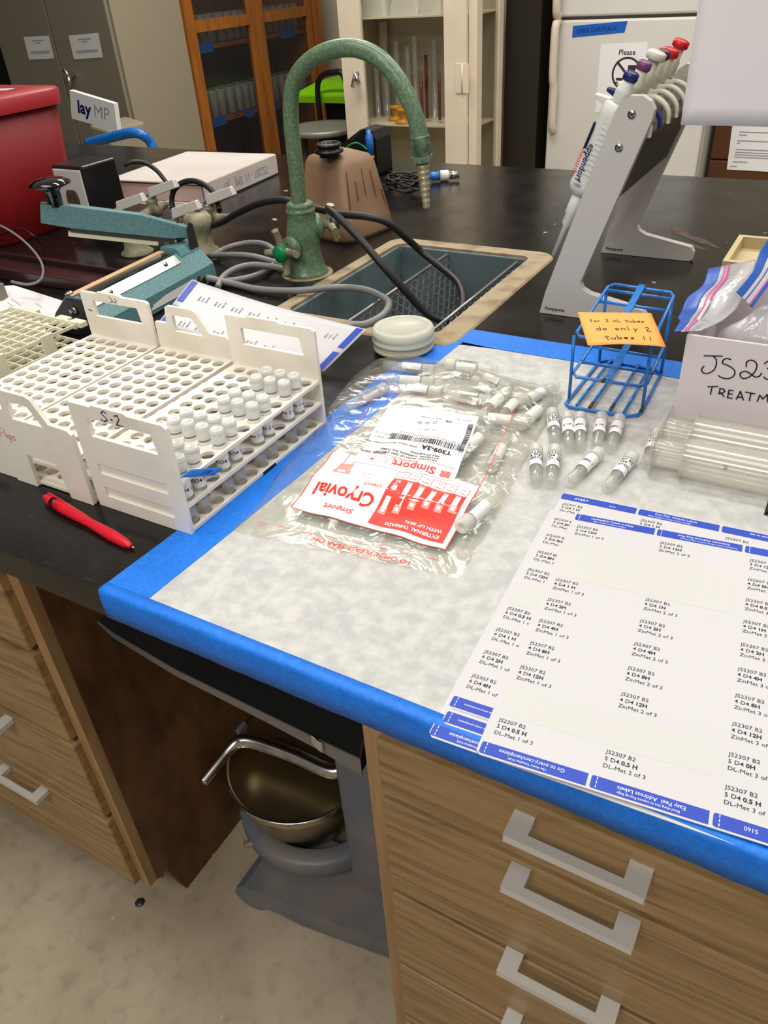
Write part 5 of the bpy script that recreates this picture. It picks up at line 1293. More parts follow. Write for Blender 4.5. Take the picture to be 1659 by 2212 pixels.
for k in range(150):
    a = k*.42; ph = k*.055
    rx, ry = .042+.012*math.sin(ph*2.3), .028+.008*math.sin(ph*1.7+1)
    pts.append(Vector((cc.x+.01*math.sin(ph)+rx*math.cos(a)*(1 if k % 2 else .96), cc.y+ry*math.sin(a)+.006*math.cos(ph*3), BZ+.005+.020*(.5+.5*math.sin(ph*1.9+a*.33))+.012*abs(math.sin(a+ph)))))
b = MB(); b.tube(smooth(pts, 3), .0019, 'black_rubber', 7); tag(b.build('cable_bundle'), 'tangled coil of thin black cable on the bench behind the nozzle', 'cable')
b0, b1 = onz(926, 381, BZ+.012), onz(992, 377, BZ+.012); t = thing('bnc_connector', (b0+b1)/2, 'white, silver and blue cable connector lying beside the cable coil', 'connector'); Fq = axisframe(b0, b1-b0); Lq = (b1-b0).length
b = MB(); b.lathe([(.005, 0), (.009, Lq*.12), (.010, Lq*.38)], 'blue_coat', Fq, 16); b.build('strain_relief', t)
b = MB(); b.lathe([(.0115, Lq*.38), (.0115, Lq*.64), (.009, Lq*.66)], 'white_plastic', Fq, 16); b.build('collar', t)
b = MB(); b.lathe([(.0085, Lq*.66), (.0085, Lq*1.0), (.006, Lq*1.0)], 'chrome', Fq, 16); b.build('plug', t)

# ================= pipette stand =================
t = thing('pipette_stand', (.18, .86, BZ), 'grey pipette stand with two slanted legs, holding six pipettes', 'stand')
prof = [(.1215, .0), (.263, .0), (.267, .004), (.267, .014), (.262, .0215), (.19, .0345), (.179, .040), (.175, .047), (.244, .248), (.245, .258), (.240, .267), (.230, .2725), (.216, .2725), (.206, .266), (.2, .255), (.128, .030)]
for y0, wrd in ((.7145, 'near'), (1.000, 'far')):
    b = MB(); Fy = lambda u, w, v=0, y0=y0: Vector((u, y0+v, BZ+.0006+w))
    b.prism(prof, 0, .013, 'stand_grey', Fy)
    Fz = lambda u, v, w=0, y0=y0: Vector((u, y0-.0003-w, BZ+v)); b.text('Finnpipette', .0062, .129, .0065, 'ink', Fz, bold=.02)
    lg = b.build('side_leg', t, bevel=.0045, seg=3)
    if wrd == 'near':
        for z in (.196, .236):
            px_ = {.236: (1365, 247), .196: (1337, 319)}[z]; q = ony(*px_, y0); Fs2 = axisframe(Vector((q.x, y0+.0005, q.z)), (0, -1, 0))
            b = MB(); b.lathe([(.0052, 0), (.0048, .0016), (0, .0018)], 'steel', Fs2, 16); b.box(-.0032, .0032, -.0006, .0006, .0018, .002, 'dark_metal', Fs2); b.box(-.0006, .0006, -.0032, .0032, .0018, .002, 'dark_metal', Fs2); b.build('screw', lg)
sl = Vector((.244-.175, .248-.047)).normalized()       # leg direction (x, z)
def onleg(s_, off): return (.175+sl.x*s_+sl.y*off, BZ+.047+sl.y*s_-sl.x*off)
(xa, za), (xb, zb2), (xc, zc), (xd, zd) = onleg(.108, -.004), onleg(.186, -.004), onleg(.186, -.022), onleg(.108, -.022)
b = MB(); b.prism([(xa, za), (xb, zb2), (xc, zc), (xd, zd)], .7277, .9997, 'panel_dark', lambda u, w, v=0: Vector((u, v, w))); b.build('cross_panel', t, bevel=.003)
def pipette(label, y, col, tall=0, body='pip_white', btn_r=.0085, hookcol=None, first=False, maroon=False):
    p0_ = Vector((.1435-.012, y, .995)); top = Vector((.2075, y, 1.200)); d = (top-p0_).normalized(); Lq = (top-p0_).length
    t = thing('pipette', p0_, label, 'pipette', 'pipettes hanging on the grey stand')
    F = axisframe(p0_, d, (1, 0, 0)); sx_ = F(1, 0, 0)-F(0, 0, 0)
    b = MB(); b.lathe([(.0032, -.012), (.004, .03), (.0072, .034), (.0072, .046), (.0088, .049), (.0092, .078)], body, F, 20); b.build('shaft', t)
    def shp(a, c, z): return F(a*1.25, c*.95, z)
    b = MB(); b.lathe([(.0128, .076), (.0145, .086), (.0132, .100), (.0132, .150), (.0145, .172), (.0140, .186), (.0110, .1885)], body, shp, 28)
    for k in range(12):
        z = .103+k*.0062; b.box(-.0055+.0, .0125, -.0136, -.0126, z, z+.0022, body, F)
    hd = b.build('handle', t)
    b = MB(); b.lathe([(.0088, .1885), (.0098, .190), (.0098, .204+tall*.4), (.0078, .207+tall*.4), (.0074, Lq-.005+tall)], body, F, 20)
    for k in range(20):
        a = 2*PI*k/20; b.box(.0096, .0102, -.0006, .0006, .193, .202, body, lambda x, y_, z, a=a: F(x*math.cos(a)-y_*math.sin(a), x*math.sin(a)+y_*math.cos(a), z))
    b.build('plunger_sleeve', t)
    b = MB(); b.lathe([(btn_r, Lq-.005+tall), (btn_r*1.08, Lq-.003+tall), (btn_r*1.06, Lq+.003+tall), (btn_r*.8, Lq+.0045+tall), (0, Lq+.0045+tall)], col, F, 20); o = b.build('plunger_button', t); o['label'] = {'navy': 'navy blue', 'purple': 'purple', 'stand_grey': 'wide grey', 'maroon': 'maroon', 'red_cap': 'red'}[col]+' plunger button'
    b = MB(); hk = [F(.010, 0, .186), F(.022, 0, .1885), F(.035, 0, .186), F(.045, 0, .179), F(.050, 0, .168)]
    hk = smooth(hk, 4); w2 = .0065; vs = []; 
    for i, p in enumerate(hk):
        th = .0028*(1-.5*i/len(hk)); tt = (hk[min(i+1, len(hk)-1)]-hk[max(i-1, 0)]).normalized(); nn = tt.cross(Vector((0, 1, 0))).normalized()
        ww = w2*(1-.35*i/len(hk))
        vs += [p-Vector((0, ww, 0))-nn*th, p+Vector((0, ww, 0))-nn*th, p+Vector((0, ww, 0))+nn*th, p-Vector((0, ww, 0))+nn*th]
    n = len(hk); fs = [(0, 1, 2, 3), ((n-1)*4+3, (n-1)*4+2, (n-1)*4+1, (n-1)*4)]
    for i in range(n-1):
        for j in range(4): fs.append((i*4+j, i*4+(j+1) % 4, (i+1)*4+(j+1) % 4, (i+1)*4+j))
    b.add(vs, fs, hookcol or body, True); b.build('finger_hook', t)
    b = MB(); b.hexa([F(-.030, -.005, .184), F(-.012, -.006, .180), F(-.012, .006, .180), F(-.030, .005, .184)], [F(-.031, -.005, .188), F(-.010, -.006, .190), F(-.010, .006, .190), F(-.031, .005, .188)], hookcol or body); b.build('tip_ejector', t, bevel=.001)
    if first:
        b = MB(); b.box(-.0182, -.0166, -.008, .002, .128, .160, 'navy', F); b.build('blue_stripe', hd)
        b = MB(); Fe = lambda u, v, w=0: F(-.0105+v, -.0137-w*1.0-.0004, .1385-u)
        b.text('eppendorf', .0115, .000, -.0005, 'navy', Fe, bold=.015, sx=.95); Fe2 = lambda u, v, w=0: F(-.0105+v, -.0127-w-.0006, .1285-u); b.text('Research', .0090, .000, -.0075, 'red_ink', Fe2, bold=.0, sx=.9)
        Fe3 = lambda u, v, w=0: F(-.006+u, -.0142-w, .086+v); b.text('1000', .0058, -.0055, 0, 'ink', Fe3)
        b.build('printed_name', hd)
    return t
pipette('nearest pipette on the stand, blue button, lettered 1000', .742, 'navy', 0, first=True)
pipette('second pipette on the stand, purple button and navy hook', .790, 'purple', .006, 'pip_cream', hookcol='navy')
pipette('third pipette on the stand, tall with wide grey hollow button', .836, 'stand_grey', .012, 'pip_cream', btn_r=.0115)
pipette('fourth pipette on the stand, maroon button behind the grey one', .880, 'maroon', .009, 'pip_cream')
pipette('fifth pipette on the stand, red button', .924, 'red_cap', .006, 'pip_cream', btn_r=.0105)
pipette('last pipette on the stand, red button highest at the back', .968, 'red_cap', .012, 'pip_cream', btn_r=.0105)

# ================= hanging paper =================
b = MB(); py_ = .70; xl = .2795; zb3 = 1.1565
def hang(a, c): return Vector((xl+.216*a, py_+.0025*math.sin(5*a+2*c)+.0015*math.sin(3*c), zb3+.30*c))
b.grid(hang, 16, 16, 'paper'); o = b.build('hanging_paper'); so = o.modifiers.new('s', 'SOLIDIFY'); so.thickness = .0003
tag(o, 'blank white sheet hanging down at the upper right corner', 'paper')
t = thing('shelf_rail', (.75, .715, BZ), 'slim steel rail and post the hanging sheet is clipped to', 'rail')
b = MB(); b.box(.24, 1.02, .706, .722, 1.45, 1.47, 'steel'); b.build('rail', t)
b = MB(); b.box(1.0, 1.02, .706, .722, BZ+.001, 1.4495, 'steel'); b.build('post', t)

# ================= beyond the bench =================
# grey metal cupboard
t = thing('metal_cupboard', (-2.78, 2.66, 0), 'tall grey two-door metal cupboard at the upper left', 'cabinet')
mx0, mx1, my0, my1, mh = -3.17, -2.42, 2.46, 2.90, 1.98
b = MB(); b.box(mx0, mx1, my0+.02, my1, .05, mh, 'cab_grey_lit'); b.box(mx0+.02, mx1-.02, my0+.04, my1-.02, .0, .05, 'dark_metal'); b.build('body', t, bevel=.004)
mid = ony(108, 60, my0).x
for k, (xa, xb) in enumerate(((mx0+.006, mid-.003), (mid+.003, mx1-.012))):
    b = MB(); b.box(xa, xb, my0, my0+.018, .06, mh-.01, 'cab_grey'); dr = b.build('door', t, bevel=.003)
    cs = ((51, 80), (105, 77), (117, 126), (63, 129)) if k == 0 else ((148, 77), (212, 71), (222, 124), (160, 128))
    q = [ony(*c, my0-.0006) for c in cs]; 
    sg = MB(); sg.hexa(q, [p-Vector((0, .0005, 0)) for p in q], 'ghost_grey')
    Fq = frame(q[3]-Vector((0, .0008, 0)), q[2]-q[3], q[0]-q[3], (0, -1, 0))
    for (u0, u1, v0, v1) in ((.3, .75, .78, .83), (.42, .6, .68, .72), (.12, .9, .30, .35), (.15, .88, .24, .27)): sg.rect(u0, u1, v0, v1, 'ink_grey', Fq, w=.0002)
    so_ = tag(sg.build('paper_sign'), 'left paper notice taped to the grey cupboard' if k == 0 else 'right paper notice taped to the grey cupboard, above its handle', 'notice', 'paper notices on the grey cupboard')
q = ony(150, 165, my0-.03)
b = MB(); b.tube([Vector((q.x, my0+.001, q.z)), Vector((q.x, my0-.035, q.z)), Vector((q.x-.012, my0-.04, q.z+.03))], .008, 'chrome', 10); b.tube([Vector((q.x-.004, my0-.034, q.z)), Vector((q.x-.004, my0-.036, q.z-.035))], .011, 'chrome', 10); b.build('handle', dr)
# black block added to paint the darkness of a doorway on its left
t = tag((lambda b: (b.box(-3.83, -3.2, 2.5, 2.95, 0, 2.0, 'void'), b.build('dark_block', bevel=.004))[1])(MB()), 'black block painting a dark doorway left of the grey cupboard', 'cabinet')
# orange-wood glazed cabinet: face looks towards +x
gx = -2.42
t = thing('display_cabinet', (gx-.2, 3.42, 0), 'orange wooden cabinet with glass doors and blue tape on its shelves', 'cabinet')
gy0, gy1 = 2.915, 3.955; gh = 2.1
ym = onx(556, 60, gx).y
b = MB(); b.box(gx-.42, gx-.40, gy0, gy1, 0, gh, 'oak_side'); b.box(gx-.40, gx-.03, gy0, gy0+.02, 0, gh, 'orange_wood'); b.box(gx-.40, gx-.03, gy1-.02, gy1, 0, gh, 'orange_wood'); b.box(gx-.40, gx-.03, gy0+.02, gy1-.02, gh-.02, gh, 'orange_wood'); b.box(gx-.40, gx-.03, gy0+.02, gy1-.02, 0, .06, 'orange_wood'); b.build('carcass', t)
for (za, nm) in ((1.045, 'shelf'), (.722, 'shelf')):
    b = MB(); b.box(gx-.40, gx-.035, gy0+.021, gy1-.021, za-.018, za, 'orange_wood'); b.build('shelf', t)
rz = onx(485, 49, gx).z
for (ya, yb) in ((gy0, ym), (ym, gy1)):
    b = MB(); 
    holed(b, [(ya+.002, .05), (yb-.002, .05), (yb-.002, gh-.02), (ya+.002, gh-.02)], [[(ya+.065, .12), (yb-.055, .12), (yb-.055, rz-.024), (ya+.065, rz-.024)], [(ya+.065, rz+.024), (yb-.055, rz+.024), (yb-.055, gh-.09), (ya+.065, gh-.09)]], 0, .026, 'orange_wood', lambda u, v, w=0: Vector((gx-.027+w, u, v)))
    d_ = b.build('door', t)
    b = MB(); b.box(gx-.016, gx-.013, ya+.06, yb-.05, .11, gh-.08, 'pane_dark'); b.build('glass_pane', d_)
b = MB(); b.box(gx-.027, gx+.012, gy1+.001, gy1+.07, 0, gh, 'orange_wood'); b.build('side_post', t)
for k, ((pa, pb), za) in enumerate((((430, 470), 1.045), ((470, 500), .722), ((545, 562), .722), ((620, 650), 1.045), ((596, 618), .722))):
    ya = onx(pa, 95 if za > 1 else 260, gx).y; yb = onx(pb, 92 if za > 1 else 255, gx).y
    b = MB(); b.box(gx-.0345, gx-.0335, ya, yb, za-.03, za+.012, 'tape'); tag(b.build('tape_label'), 'blue tape label on the %s shelf of the wooden cabinet, %s' % ('upper' if za > 1 else 'lower', ['front left', 'front left', 'beside the centre stile', 'right side', 'right side'][k]), 'tape', 'blue tape labels on the cabinet shelves')
gl = None; random.seed(5)
for row, za in ((0, 1.0455), (1, .7225)):
    for i in range(15):
        for j in range(2):
            y = gy0+.06+i*.0655; x = gx-.08-j*.09
            if gl is None:
                b = MB(); b.lathe([(.0, .003), (.020, .003), (.024, .008), (.026, .108), (.030, .119), (.031, .120), (.028, .118), (.023, .10), (.021, .01), (0, .007)], 'glassware', ident, 12); gl = b.build('glass_beaker'); o = gl
            else: o = gl.copy(); C.objects.link(o)
            o.location = (x+random.uniform(-.008, .008), y, za)
            o['label'] = 'clear glass beaker on the %s shelf of the orange wooden cabinet, %s row' % (('upper', 'lower')[row], ('front', 'back')[j]); o['category'] = 'beaker'; o['group'] = 'beakers on the %s shelf, %s row' % (('upper', 'lower')[row], ('front', 'back')[j])
# cream glazed cabinet
cy = 3.0
L0, L1_, R0, R1_ = ony(747, 180, cy).x, ony(792, 180, cy).x, ony(965, 180, cy).x, ony(1030, 180, cy).x
t = thing('glazed_cabinet', ((L0+R1_)/2, cy+.2, 0), 'cream metal cabinet with glazed door and side, holding glassware', 'cabinet')
cyb = onx(1085, 180, R1_).y; ch_ = 1.9; dp = cyb-cy
b = MB(); b.box(R0+.10, R1_, cy, cy+.02, 0, ch_, 'cab_cream'); b.box(R1_-.02, R1_, cy+.02, cy+.05, 0, ch_, 'cab_cream'); b.box(R1_-.02, R1_, cyb-.04, cyb, 0, ch_, 'cab_cream'); b.box(L0, L0+.02, cy+.02, cyb, 0, ch_, 'cab_inside'); b.box(L0+.02, R1_-.02, cyb-.01, cyb, 0, ch_, 'cab_inside'); b.box(L0, R1_, cy, cyb, ch_, ch_+.02, 'cab_cream'); b.box(L0+.02, R1_-.02, cy+.02, cyb-.01, .08, .1, 'cab_inside'); b.build('frame', t)
b = MB(); b.box(R1_-.012, R1_-.008, cy+.05, cyb-.04, .1, ch_, 'pane'); b.build('side_pane', t)
b = MB(); holed(b, [(L0, .05), (R0+.098, .05), (R0+.098, ch_-.01), (L0, ch_-.01)], [[(L1_, .15), (R0, .15), (R0, ch_-.1), (L1_, ch_-.1)]], 0, .02, 'cab_cream', lambda u, v, w=0: Vector((u, cy-.021+w, v))); dr = b.build('door', t, bevel=.003)
b = MB(); b.box(L1_-.01, R0+.01, cy-.012, cy-.009, .14, ch_-.09, 'pane'); b.build('glass_pane', dr)
q = ony(770, 170, cy-.03); b = MB(); b.tube([Vector((q.x+.004, cy-.022, q.z+.02)), Vector((q.x+.004, cy-.045, q.z+.02)), Vector((q.x-.012, cy-.05, q.z-.03))], .0075, 'steel', 10); b.tube([Vector((q.x+.004, cy-.045, q.z+.02)), Vector((q.x+.018, cy-.042, q.z-.02))], .009, 'steel', 10); b.build('latch', dr)
q = ony(997, 170, cy-.03); b = MB(); b.box(q.x-.03, q.x+.028, cy-.0245, cy-.0212, q.z-.052, q.z+.052, 'cab_cream'); b.tube([Vector((q.x, cy-.026, q.z-.052)), Vector((q.x, cy-.025, q.z+.052))], .0032, 'cab_cream', 8); b.build('hinge', dr)
s1_, s2_ = ony(800, 38, cy+.02).z, ony(800, 268, cy+.02).z
for z in (s1_, s2_, .4):
    b = MB(); b.box(L0+.021, R1_-.021, cy+.021, cyb-.011, z-.006, z, 'cab_cream'); b.build('shelf', t)
W_ = lambda px, py, y: ony(px, py, y)
def cylinder_(nm, px, y, h, r, m, label, inner=None):
    x = ony(px, 245, y).x; o = thing(nm, (x, y, s2_), label, 'cylinder' if 'cyl' in nm else 'tube')
    b = MB(); b.lathe([(r*1.8, .0008), (r*1.8, .005), (r, .008), (r, h), (r*1.2, h+.003)], 'pane' if inner else 'glassware', at(x, y, s2_), 14, cap=False); b.build('glass_wall', o)
    if inner: b = MB(); b.lathe([(r*.8, .012), (r*.8, h*inner)], m, at(x, y, s2_), 12); b.build('red_filling', o)
cylinder_('measuring_cylinder', 923, cy+dp*.45, .27, .009, 'liquid_red', 'tallest red-filled glass cylinder in the cream cabinet', .95)
cylinder_('measuring_cylinder', 912, cy+dp*.28, .20, .008, 'liquid_red', 'shorter red-filled cylinder left of the tallest in the cream cabinet', .80)
cylinder_('measuring_cylinder', 950, cy+dp*.35, .22, .007, 'liquid_red', 'thin red-filled cylinder nearest the hinge in the cream cabinet', .80)
for k, (px, y, h, r) in enumerate(((818, cy+dp*.66, .25, .012), (838, cy+dp*.72, .30, .014), (862, cy+dp*.74, .30, .014), (885, cy+dp*.72, .28, .012), (900, cy+dp*.62, .32, .011), (940, cy+dp*.72, .30, .012))):
    cylinder_('measuring_cylinder', px, y, h, r, None, 'clear empty glass cylinder in the cream cabinet, %s' % ['leftmost by the wooden ruler', 'second from left', 'third from left', 'fourth from left, behind the amber stands', 'fifth from left', 'behind the red ones'][k])
for k, (px, py, y) in enumerate(((856, 235, cy+dp*.5), (872, 243, cy+dp*.25))):
    q = ony(px, py, y); b = MB(); b.lathe([(.040, .0008), (.040, .010), (.018, .016), (.018, .045), (.032, .050), (.032, .060), (0, .060)], 'amber', at(q.x, y, s2_), 20)
    tag(b.build('funnel_stand'), ['amber plastic spool on the cream cabinet shelf, farther left', 'amber plastic spool on the cream cabinet shelf, nearer right'][k], 'spool')
q = ony(833, 180, cy+dp*.8); yr = cy+dp*.8; b = MB(); b.box(q.x-.018, q.x+.018, yr, yr+.005, s2_+.0008, s1_-.03, 'cab_cream')
for k in range(14): b.box(q.x-.018, q.x-.006, yr-.0005, yr-.0001, s2_+.01+k*.022, s2_+.012+k*.022, 'ink_grey')
tag(b.build('wooden_ruler'), 'upright cream measuring rule inside the cream cabinet', 'ruler')
for k, (px, w_) in enumerate(((812, .07), (880, .075), (938, .055))):
    q = ony(px, 20, cy+dp*.4); b = MB(); b.grid(lambda a, c: Vector((q.x-w_+2*w_*a, cy+dp*.25+dp*.4*c, s1_+.001+.13*math.sin(PI*a)**.5*math.sin(PI*c)**.5 if 0 < a < 1 and 0 < c < 1 else s1_+.001)), 16, 10, 'frost'); 
    tag(b.build('plastic_bag'), 'cloudy plastic bag on the top shelf of the cream cabinet, %s' % ['left', 'middle', 'right'][k], 'bag')
# lime-lidded bin and stool
q = ony(683, 195, 3.62); q.x += .115; q.z -= .0
t = thing('waste_bin', (q.x+.08, 3.62, 0), 'black bin with lime green lid behind the stool', 'bin')
Fw = at(q.x+.10, 3.62, 0)
b = MB(); b.lathe([(.13, .0), (.17, q.z-.03)], 'black', Fw, 4, smooth=False); b.build('body', t)
b = MB(); skin(b, [[Fw(.205*sx, .2*sy, q.z-.03) for sx, sy in ((-1, -1), (1, -1), (1, 1), (-1, 1))], [Fw(.215*sx, .21*sy, q.z+.01) for sx, sy in ((-1, -1), (1, -1), (1, 1), (-1, 1))], [Fw(.12*sx, .1*sy, q.z+.06) for sx, sy in ((-1, -1), (1, -1), (1, 1), (-1, 1))]], 'lime', smooth_=False); b.build('lid', t, bevel=.01)
b = MB(); b.tube(smooth([Fw(-.05, -.22, q.z-.2), Fw(-.05, -.23, q.z+.02), Fw(-.02, -.23, q.z+.09), Fw(.05, -.23, q.z+.11), Fw(.12, -.23, q.z+.08), Fw(.14, -.23, q.z-.2)], 5), .014, 'black', 10); b.build('handle', t)
q = ony(697, 272, 3.13)
t = thing('lab_stool', (q.x, 3.13, 0), 'round grey metal stool seat in front of the lime-lidded bin', 'stool')
b = MB(); b.lathe([(.0, -.03), (.15, -.03), (.172, -.022), (.178, -.010), (.172, .0), (.14, -.004), (0, -.006)], 'stool_grey', at(q.x, 3.13, q.z), 40); b.build('seat', t)
for k in range(4):
    a = PI/4+k*PI/2; b = MB(); b.tube([(q.x+.09*math.cos(a), 3.13+.09*math.sin(a), q.z-.03), (q.x+.15*math.cos(a), 3.13+.15*math.sin(a), .002)], .011, 'dark_metal', 10); b.build('leg', t)
# blue-handled cart and grey machine with the white sign, behind the bench at left
q = ony(215, 250, 1.95)
t = thing('bench_instrument', (-2.0, 2.25, 0), 'grey instrument body under the white lettered sign', 'instrument')
b = MB(); q1_ = ony(238, 282, 2.16); xr = q1_.x; b.hexa([(-2.35, 2.15, .45), (xr, 2.15, .45), (xr, 2.36, .45), (-2.35, 2.36, .45)], [(-2.35, 2.15, q1_.z+.02), (xr, 2.15, q1_.z), (xr, 2.36, q1_.z), (-2.35, 2.36, q1_.z+.02)], 'cab_grey_lit'); b.build('housing', t, bevel=.01)
b = MB(); b.box(-2.3, xr-.04, 2.17, 2.34, 0.001, .449, 'dark_metal'); b.build('base', t)
cs = [ony(*c, 2.12) for c in ((150, 195), (246, 224), (254, 284), (155, 256))]
b = MB(); b.hexa([c+Vector((0, .022, 0)) for c in cs][::-1], [c for c in cs][::-1], 'label_white')
Fq = frame(cs[3]-Vector((0, .0006, 0)), cs[2]-cs[3], cs[0]-cs[3], (0, -1, 0)); uu = (cs[2]-cs[3]).length
for tx, m, u, bd in (('lay', 'navy', .15, .03), ('MP', 'ink_grey', .50, -.01)):
    vs, fs = glyphs(tx, bd, 'LEFT'); b.add([Fq(u+x*.27, .30+y*.62, .0004) for x, y in vs], fs, m)
tag(b.build('lettered_sign'), 'white sign with blue lettering behind the red bin', 'sign')
b = MB(); 
hs = [ony(190, 310, 1.75), ony(215, 303, 1.75), ony(250, 294, 1.75), ony(285, 287, 1.75), ony(308, 292, 1.76), ony(324, 306, 1.78), ony(331, 325, 1.78), ony(333, 350, 1.78)]
t = thing('cart', (hs[3].x, 1.8, 0), 'blue-handled cart standing behind the binder', 'cart')
b.tube(smooth(hs, 5), .016, 'blue_coat', 12); b.build('handle', t)
b = MB(); b.box(hs[0].x-.1, hs[-1].x, 1.76, 2.1, hs[-1].z-.06, hs[-1].z-.03, 'dark_metal'); b.build('tray', t)
for x in (hs[0].x-.09, hs[-1].x-.02):
    for y in (1.77, 2.08):
        b = MB(); b.tube([(x, y, .002), (x, y, hs[-1].z-.03)], .012, 'dark_metal', 8); b.build('leg', t)
# dark cabinet between
x0, x1 = ony(1098, 180, 3.42).x, ony(1163, 180, 3.42).x
b = MB(); b.box(x0-.02, x1, 3.42, 3.9, 0, 1.95, 'dark_cabinet'); b.build; tag(b.build('dark_cabinet', bevel=.004), 'tall dark brown cabinet between the cream cabinet and the fridge', 'cabinet')
b = MB(); b.box(x1+.02, x1+.10, 4.0, 4.2, 0, 2.0, 'void'); tag(b.build('dark_block', bevel=.004), 'black block painting the dark of the gap left of the fridge', 'cabinet')  # black block paints the darkness of the gap; no cabinet stands there
# fridge
fyy = 3.4; f0, f1 = ony(1176, 362, fyy).x, ony(1504, 379, fyy).x; gz = ony(1350, 36, fyy).z
t = thing('refrigerator', ((f0+f1)/2, fyy+.33, 0), 'white top-freezer refrigerator with blue tape and a notice on its door', 'refrigerator')
Rf = Matrix.Translation((f0, fyy, 0)) @ Matrix.Rotation(math.radians(-2.6), 4, 'Z'); FW = (f1-f0)/math.cos(math.radians(2.6))
Ff_ = lambda x, y, z: Rf @ Vector((x, y, z))
b = MB(); b.box(.0, FW, .05, .5, .02, 1.66, 'fridge', Ff_); b.build('body', t, bevel=.006)
b = MB(); b.box(.0, FW, .0, .045, .1, gz-.006, 'fridge', Ff_); d1_ = b.build('door', t, bevel=.008)
b = MB(); b.box(.0, FW, .0, .045, gz+.006, 1.655, 'fridge', Ff_); d2_ = b.build('freezer_door', t, bevel=.008)
def fp(px, py):
    d = ray(px, py); o = Rf.inverted() @ CAM; dd = Rf.inverted().to_3x3() @ d; k = -o.y/dd.y; q = o+dd*k; return q.x, q.z
hx = .030
b = MB(); zs4 = [gz-.012, gz-.06, gz-.10, gz-.17, gz-.23, gz-.28, gz-.36]; b.tube(smooth([Ff_(hx, -.004, gz-.012), Ff_(hx, -.035, gz-.03), Ff_(hx, -.036, gz-.20), Ff_(hx+.004, -.026, gz-.26), Ff_(hx+.004, -.022, gz-.40), Ff_(hx+.004, -.004, gz-.42)], 4), .017, 'fridge_handle', 10); b.build('handle', d1_)
b = MB(); b.tube(smooth([Ff_(hx, -.004, gz+.014), Ff_(hx, -.034, gz+.03), Ff_(hx, -.036, gz+.2), Ff_(hx, -.03, gz+.35), Ff_(hx, -.004, gz+.37)], 4), .017, 'fridge_handle', 10); b.build('handle', d2_)
P2 = [fp(1238, 56), fp(1356, 45), fp(1349, 70), fp(1236, 81)]
b = MB(); b.hexa([Ff_(x, -.0006, z) for x, z in P2], [Ff_(x, -.0012, z) for x, z in P2], 'tape_thin')
Fq = frame(Ff_(P2[3][0], -.0014, P2[3][1]), Ff_(P2[2][0], -.0014, P2[2][1])-Ff_(P2[3][0], -.0014, P2[3][1]), Ff_(P2[0][0], -.0014, P2[0][1])-Ff_(P2[3][0], -.0014, P2[3][1]), (0, -1, 0))
vs, fs = glyphs('OPEN CAREFULLY', 0, 'LEFT'); b.add([Fq(.08+x*.095, .3+y*.55, .0001) for x, y in vs], fs, 'navy'); tag(b.build('tape_label'), 'blue tape strip with handwriting on the refrigerator door', 'tape')
P3 = [fp(1298, 95), fp(1399, 91), fp(1400, 243), fp(1286, 243)]
b = MB(); b.hexa([Ff_(x, -.0006, z) for x, z in P3], [Ff_(x, -.0012, z) for x, z in P3], 'label_white')
o_, u_, v_ = Ff_(P3[3][0], -.0014, P3[3][1]), Ff_(P3[2][0], -.0014, P3[3][1])-Ff_(P3[3][0], -.0014, P3[3][1]), Ff_(P3[3][0]+.0, -.0014, P3[0][1])-Ff_(P3[3][0], -.0014, P3[3][1])
Fq = frame(o_, u_, v_, (0, -1, 0)); U_, V_ = u_.length, v_.length
vs, fs = glyphs('Please', .015, 'LEFT'); b.add([Fq(.34+x*.125, .845+y*.125*U_/V_, .0001) for x, y in vs], fs, 'dark_metal')
cx_, cyy, rr_ = .52, .58, .27
ring_ = [Fq(cx_+rr_*math.cos(k*PI/20), cyy+rr_*U_/V_*math.sin(k*PI/20), .0001) for k in range(40)]+[Fq(cx_+(rr_-.035)*math.cos(k*PI/20), cyy+(rr_-.035)*U_/V_*math.sin(k*PI/20), .0001) for k in range(40)]
b.add(ring_, [(k, (k+1) % 40, 40+(k+1) % 40, 40+k) for k in range(40)], 'dark_metal')
b.stroke([(cx_-rr_*.68, cyy+rr_*.68*U_/V_), (cx_+rr_*.68, cyy-rr_*.68*U_/V_)], .04, 'dark_metal', Fq)
b.rect(cx_-.18, cx_+.0, cyy-.10, cyy-.06, 'dark_metal', Fq, w=.0001); b.rect(cx_-.2, cx_+.0, cyy-.14, cyy-.12, 'dark_metal', Fq, w=.0001); b.rect(cx_+.02, cx_+.2, cyy+.02, cyy+.12, 'dark_metal', Fq, w=.0001)
tag(b.build('door_notice'), 'white notice with a crossed-out circle on the refrigerator door', 'notice')
# brown drawers at the right
bx0 = ony(1528, 330, 3.5).x+.01
t = thing('brown_drawer_chest', (bx0+.4, 3.75, 0), 'dark brown drawer chest right of the refrigerator', 'cabinet')
b = MB(); b.box(bx0, bx0+.9, 3.52, 3.95, 0, 1.1, 'brown_cabinet'); b.build('body', t)
z_l = ony(1550, 345, 3.5).z
for (za, zc_) in ((.1, .36), (.365, z_l-.003), (z_l+.003, 1.0)):
    b = MB(); b.box(bx0+.005, bx0+.895, 3.5, 3.519, za, zc_, 'brown_cabinet'); b.build('drawer', t, bevel=.004)
cs = [ony(*c, 3.498) for c in ((1583, 262), (1800, 268), (1790, 378), (1570, 366))]
b = MB(); b.hexa([c for c in cs][::-1], [c-Vector((0, .0008, 0)) for c in cs][::-1], 'label_white')
Fq = frame(cs[3]-Vector((0, .0012, 0)), cs[2]-cs[3], cs[0]-cs[3], (0, -1, 0))
for (u0, u1, v) in ((.08, .40, .78), (.08, .16, .72), (.07, .42, .60), (.07, .10, .55), (.065, .42, .42), (.065, .42, .36), (.06, .42, .31), (.06, .42, .26), (.055, .2, .16), (.03, .1, .06)): b.rect(u0, u1, v, v+.022, 'ink_grey', Fq, w=.0002)
